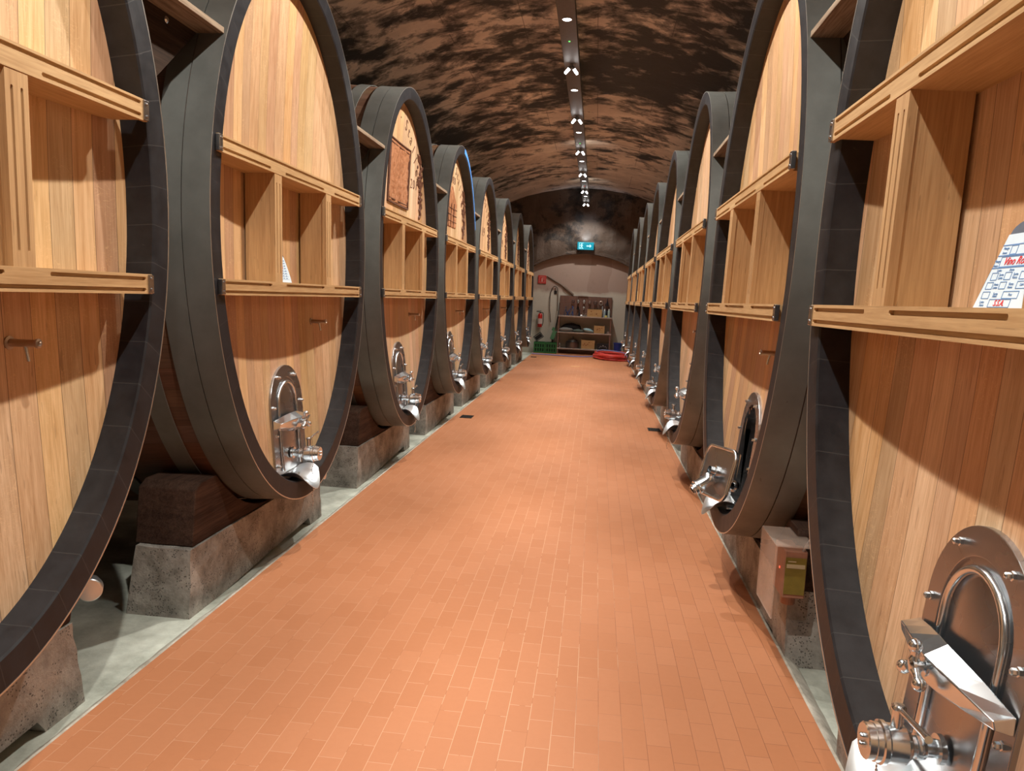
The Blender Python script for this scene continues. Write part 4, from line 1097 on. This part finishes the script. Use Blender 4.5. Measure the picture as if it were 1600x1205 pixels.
# fittings hanging on the pegboard
for i, (x, z, r, col, kind) in enumerate(((-.69, 1.55, .05, (.08, .05, .05), 0), (-.54, 1.56, .05, (.55, .55, .53), 1), (-.365, 1.56, .05, (.75, .75, .72), 1), (-.20, 1.56, .05, (.5, .5, .5), 2),
                                  (-.03, 1.54, .055, (.10, .07, .06), 0), (.14, 1.54, .065, (.55, .48, .42), 3), (-.54, 1.36, .05, (.06, .05, .05), 2), (-.365, 1.37, .045, (.6, .6, .58), 1), (.32, 1.54, .05, (.03, .025, .03), 4))):
    bm = bmesh.new()
    if kind in (0, 3):
        tube(bm, [(r*.8*cos(2*pi*j/20), 0, r*.8*sin(2*pi*j/20)) for j in range(20)], r*.24, 8, True)
        nm = 'hose_ring'
    elif kind == 1: lathe(bm, (0, 0, r), (0, -.25, -1), [(0, 0), (0, r*.4), (r*.5, r*.45), (r*.6, r*.75), (r*1.2, r*.75), (r*1.25, r*.4), (r*2, r*.45), (r*2, 0)], 14); nm = 'hose_coupling'
    elif kind == 2: lathe(bm, (0, 0, r), (0, -.1, -1), [(0, 0), (0, r*.3), (r*.8, r*.3), (r*.9, r*.8), (r*1.3, r*.8), (r*2.0, r*.35), (r*2.0, 0)], 14); nm = 'pipe_adapter'
    else: lathe(bm, (0, 0, .14), (0, 0, -1), [(0, 0), (0, .012), (.08, .014), (.20, .06), (.21, .06), (.21, 0)], 16); nm = 'black_funnel'
    cyl(bm, (0, 0, r*.8), (0, .085, r*.9), .005, seg=6)
    o = mobj(nm, bm, simple('peg_item%d' % i, col, .3, .7 if kind in (1, 2, 3) else .1), None, True); o.location = (x, 23.19, z)
    pos = ['first', 'second', 'third', 'fourth', 'fifth', 'sixth'][i] if i < 6 else None
    if nm == 'black_funnel': lab, ct = 'black funnel hanging at the right of the pegboard', 'funnel'
    elif pos: lab, ct = '%s hung on the top pegboard row, %s from the left' % (nm.replace('_', ' '), pos), 'fitting'
    else: lab, ct = '%s hung low on the pegboard, %s of the lower two' % (nm.replace('_', ' '), 'left' if i == 6 else 'right'), 'fitting'
    tag(o, lab, ct, None if nm == 'black_funnel' else 'fittings on the pegboard')

# blue bucket
bu = thing('blue_bucket', 'dark blue plastic bucket on the floor right of the rack', 'bucket', (.70, 22.85, 0))
bm = bmesh.new(); lathe(bm, (0, 0, .002), (0, 0, 1), [(0, 0), (0, .095), (.40, .125), (.40, .118), (.02, .09), (.02, 0)], 28); mobj('bucket_body', bm, simple('blue_plastic', (.012, .035, .20), .35), bu, True)
bm = bmesh.new(); lathe(bm, (0, 0, .37), (0, 0, 1), [(0, .124), (0, .134), (.03, .136), (.035, .128), (.035, .122)], 28); mobj('bucket_rim', bm, simple('blue_plastic', (.012, .035, .20), .35), bu, True)
# green crates
def crate(x, y, lab):
    root = thing('green_crate', lab, 'crate', (x, y, 0), 0, 'green plastic crates')
    M_GC = simple('green_plastic', (.02, .12, .035), .4); M_GD = simple('green_plastic_dark', (.004, .02, .008), .6)
    bm = bmesh.new(); W2, D2, H2 = .155, .2, .32
    for sy in (-1, 1):
        for z0, z1 in ((0, .05), (.14, .17), (.27, .32)): box(bm, -W2, W2, sy*D2-.01, sy*D2+.01, z0, z1)
        for i in range(5): xx = -W2+.012 + (2*W2-.024)*i/4; box(bm, xx-.014, xx+.014, sy*D2-.012, sy*D2+.012, 0, H2)
    for sx in (-1, 1):
        for z0, z1 in ((0, .05), (.14, .17), (.27, .32)): box(bm, sx*W2-.01, sx*W2+.01, -D2, D2, z0, z1)
        for i in range(6): yy = -D2+.012 + (2*D2-.024)*i/5; box(bm, sx*W2-.012, sx*W2+.012, yy-.014, yy+.014, 0, H2)
    mobj('crate_frame', bm, M_GC, root)
    bm = bmesh.new(); box(bm, -W2+.02, W2-.02, -D2+.02, D2-.02, .01, .26); mobj('crate_insert', bm, M_GD, root)
    return root
crate(-1.60, 22.85, 'green plastic crate against the last left cask, left of the two'); crate(-1.26, 22.85, 'green plastic crate beside the rack, right of the two')
# black rack on crate
bm = bmesh.new(); R2 = Matrix.Rotation(radians(-38), 3, 'Y')
P = [(-.12, -.1, 0), (.12, -.1, 0), (.12, -.1, .16), (-.12, -.1, .16)]
for sy in (-.1, .1): tube(bm, [(p[0], sy, p[2]) for p in P], .012, 6, True)
for p in P: tube(bm, [(p[0], -.1, p[2]), (p[0], .1, p[2])], .012, 6)
for i in range(5): tube(bm, [(-.09+.045*i, -.1, 0), (-.09+.045*i, -.1, .16)], .006, 6)
box(bm, -.10, .10, -.06, .08, .02, .13)
bmesh.ops.rotate(bm, verts=bm.verts[:], cent=(0, 0, 0), matrix=R2)
o = mobj('black_basket', bm, M_BLACK, None); o.location = (-1.60, 22.82, .405); tag(o, 'black wire basket tipped on the left green crate', 'basket')
# green sprayer with pole
gs = thing('green_pole_tool', 'green headed pole tool leaning between the crates and rack', 'cleaning tool', (-1.22, 22.95, .30))
bm = bmesh.new(); box(bm, -.06, .06, -.05, .05, .10, .36, 0, Matrix.Rotation(radians(18), 3, 'Y')); box(bm, -.045, .045, -.045, .045, .36, .46, 0, Matrix.Rotation(radians(18), 3, 'Y')); mobj('tool_head', bm, simple('pale_green', (.08, .24, .12), .5), gs, bevel=.008)
bm = bmesh.new(); tube(bm, [(.05, 0, .40), (.10, .05, .75), (.13, .16, 1.20)], [.02, .014, .010], 8); mobj('pole', bm, M_BLACK, gs, True)
bm = bmesh.new(); tube(bm, [(-.02, 0, .12), (-.03, 0, .01)], .02, 8); mobj('foot', bm, M_BLACK, gs)
# cable loop on a hook
cl = thing('cable_loop', 'thin dark cable looped over a wall hook above the green crates', 'cable', (-1.24, 23.27, 1.95))
bm = bmesh.new(); tube(bm, smooth_path([(-.10, -.02, -1.05), (-.15, -.02, -.6), (-.14, -.02, -.15), (-.04, -.02, .03), (.06, -.02, -.05), (.09, -.03, -.4), (.09, -.05, -.7)], 6), .011, 8); mobj('cable', bm, simple('dark_cable', (.06, .035, .025), .5), cl, True)
bm = bmesh.new(); cyl(bm, (-.0, .029, -.02), (0, -.05, -.02), .012); box(bm, -.04, .04, .015, .029, -.20, -.10); mobj('hook', bm, M_BLACK, cl)
# fire extinguisher
fe = thing('fire_extinguisher', 'red fire extinguisher hanging on the far wall left of the rack', 'fire extinguisher', (-1.66, 23.19, .74))
M_RED = simple('red_enamel', (.50, .02, .015), .3)
bm = bmesh.new(); lathe(bm, (0, 0, 0), (0, 0, 1), [(0, 0), (0, .06), (.012, .068), (.36, .068), (.40, .05), (.42, .022), (.42, 0)], 24); fb = mobj('cylinder_body', bm, M_RED, fe, True)
bm = bmesh.new(); lathe(bm, (0, 0, .10), (0, 0, 1), [(0, .0685), (0, .0695), (.16, .0695), (.16, .0685)], 24); mobj('label_band', bm, simple('white_label', (.6, .5, .47), .6), fb)
bm = bmesh.new(); cyl(bm, (0, 0, .41), (0, 0, .45), .022); box(bm, -.12, .03, -.012, .012, .45, .465, 0, Matrix.Rotation(.15, 3, 'Y')); box(bm, -.10, .03, -.012, .012, .475, .49, 0, Matrix.Rotation(-.1, 3, 'Y')); mobj('handle', bm, M_BLACK, fe)
bm = bmesh.new(); tube(bm, smooth_path([(.02, 0, .44), (.09, -.02, .42), (.10, -.02, .2), (.08, -.01, .05)], 6), .010, 8); mobj('hose', bm, M_BLACK, fe, True)
bm = bmesh.new(); box(bm, -.02, .02, .06, .11, .25, .33); mobj('wall_bracket', bm, M_BLACK, fe)
# red fire sign
fs = thing('fire_sign', 'square red fire extinguisher sign on the far wall', 'sign', (-1.66, 23.285, 2.17))
bm = bmesh.new(); box(bm, -.12, .12, -.01, .012, -.12, .12); mobj('sign_plate', bm, simple('sign_red', (.48, .03, .025), .5), fs)
bm = bmesh.new(); y0, y1 = -.0125, -.0102
for a in ((-.085, .085, .078, .085), (-.085, .085, -.085, -.078)): box(bm, a[0], a[1], y0, y1, a[2], a[3])
for a in ((-.085, -.078), (.078, .085)): box(bm, a[0], a[1], y0, y1, -.085, .085)
box(bm, -.02, .018, y0, y1, -.065, .03); box(bm, -.008, .008, y0, y1, .03, .05); box(bm, -.008, .05, y0, y1, .046, .054); box(bm, .044, .05, y0, y1, -.01, .054)
mobj('pictogram', bm, simple('sign_pale', (.62, .35, .3), .6, 0, 0, 0), fs)
# conduit
bm = bmesh.new(); tube(bm, [(-1.52, 23.27, 2.28), (-1.05, 23.27, 2.02), (-.98, 23.27, 1.96)], .018, 10); tube(bm, [(-1.0, 23.26, 1.98), (-.70, 23.26, 1.75)], .034, 10)
tag(mobj('wall_pipe', bm, simple('brown_pipe', (.16, .11, .08), .5), None, True), 'brown pipe running diagonally down the far wall to the rack', 'pipe')
# hoses
bm = bmesh.new(); rnd = random.Random(3); P = []
for i in range(8*28):
    a = 2*pi*i/28 + .9; turn = i/28
    rx = .56 - .035*(turn % 3.2) + .05*sin(turn*1.7); ry = .95 - .10*(turn % 2.7)
    P.append((.56 + rx*cos(a) + .03*sin(turn*2.1), 21.85 + ry*sin(a), .027 + .017*turn + .012*sin(a*2+turn)))
tube(bm, P, .027, 8)
tag(mobj('red_hose', bm, simple('red_rubber', (.62, .06, .05), .35), None, True), 'thick red hose coiled in a heap on the floor at the far right', 'hose')
bm = bmesh.new(); tube(bm, smooth_path([(-1.76, 22.0, .015), (-1.2, 21.9, .015), (-.6, 21.75, .015), (-.2, 21.9, .015), (.02, 22.0, .05), (.15, 22.1, .20), (.5, 22.0, .215), (.75, 21.5, .215), (.88, 20.9, .20), (.94, 20.5, .03)], 8), .014, 8)
tag(mobj('blue_hose', bm, simple('pale_blue_rubber', (.22, .24, .52), .35), None, True), 'thin pale blue hose crossing the floor and the red coil', 'hose')
bm = bmesh.new(); box(bm, -.10, .10, -.03, .03, 0, .003); o = mobj('yellow_marker', bm, simple('marker_yellow', (.75, .48, .2), .6), None); o.location = (-.42, 18.6, .001); tag(o, 'pale yellow strip lying on the tiles near the far end', 'marker')
# exit sign
ex = thing('exit_sign', 'small lit blue green exit sign with running figure and arrow above the far arch', 'exit sign', (-.41, 22.98, 3.19))
M_EX = simple('exit_green', (.0, .22, .30), .4, 0, 0, 0, 30, (.0, .20, .30), .6); M_EXW = simple('exit_white', (.5, .9, 1), .4, 0, 0, 0, 30, (.35, .85, 1.0), .8)
bm = bmesh.new(); box(bm, -.24, .24, -.03, .03, -.11, .11); mobj('sign_box', bm, M_EX, ex, bevel=.004)
bm = bmesh.new(); y0, y1 = -.034, -.0305
for pts in ([(.03, -.014), (.12, -.014), (.12, -.05), (.17, 0), (.12, .05), (.12, .014), (.03, .014)],): prism(bm, pts, 'y', y0, y1)
mobj('arrow', bm, M_EXW, ex)
bm = bmesh.new()
box(bm, -.19, -.18, y0, y1, -.085, .085); box(bm, -.19, -.06, y0, y1, .078, .085); box(bm, -.19, -.06, y0, y1, -.085, -.078)
lathe(bm, (-.115, y1, .05), (0, -1, 0), [(0, .016), (.004, .016), (.004, 0)], 12)
for q in ([(-.14, .03), (-.11, .03), (-.10, -.02), (-.13, -.02)], [(-.13, -.02), (-.11, -.02), (-.08, -.06), (-.10, -.07)], [(-.13, -.02), (-.115, -.02), (-.15, -.07), (-.165, -.065)], [(-.14, .03), (-.135, .015), (-.17, 0), (-.172, .012)], [(-.11, .03), (-.11, .015), (-.08, .0), (-.075, .012)]):
    prism(bm, q, 'y', y0, y1)
mobj('running_figure', bm, M_EXW, ex)
bm = bmesh.new(); cyl(bm, (0, .03, 0), (0, .12, 0), .02); mobj('bracket', bm, M_BLACK, ex)
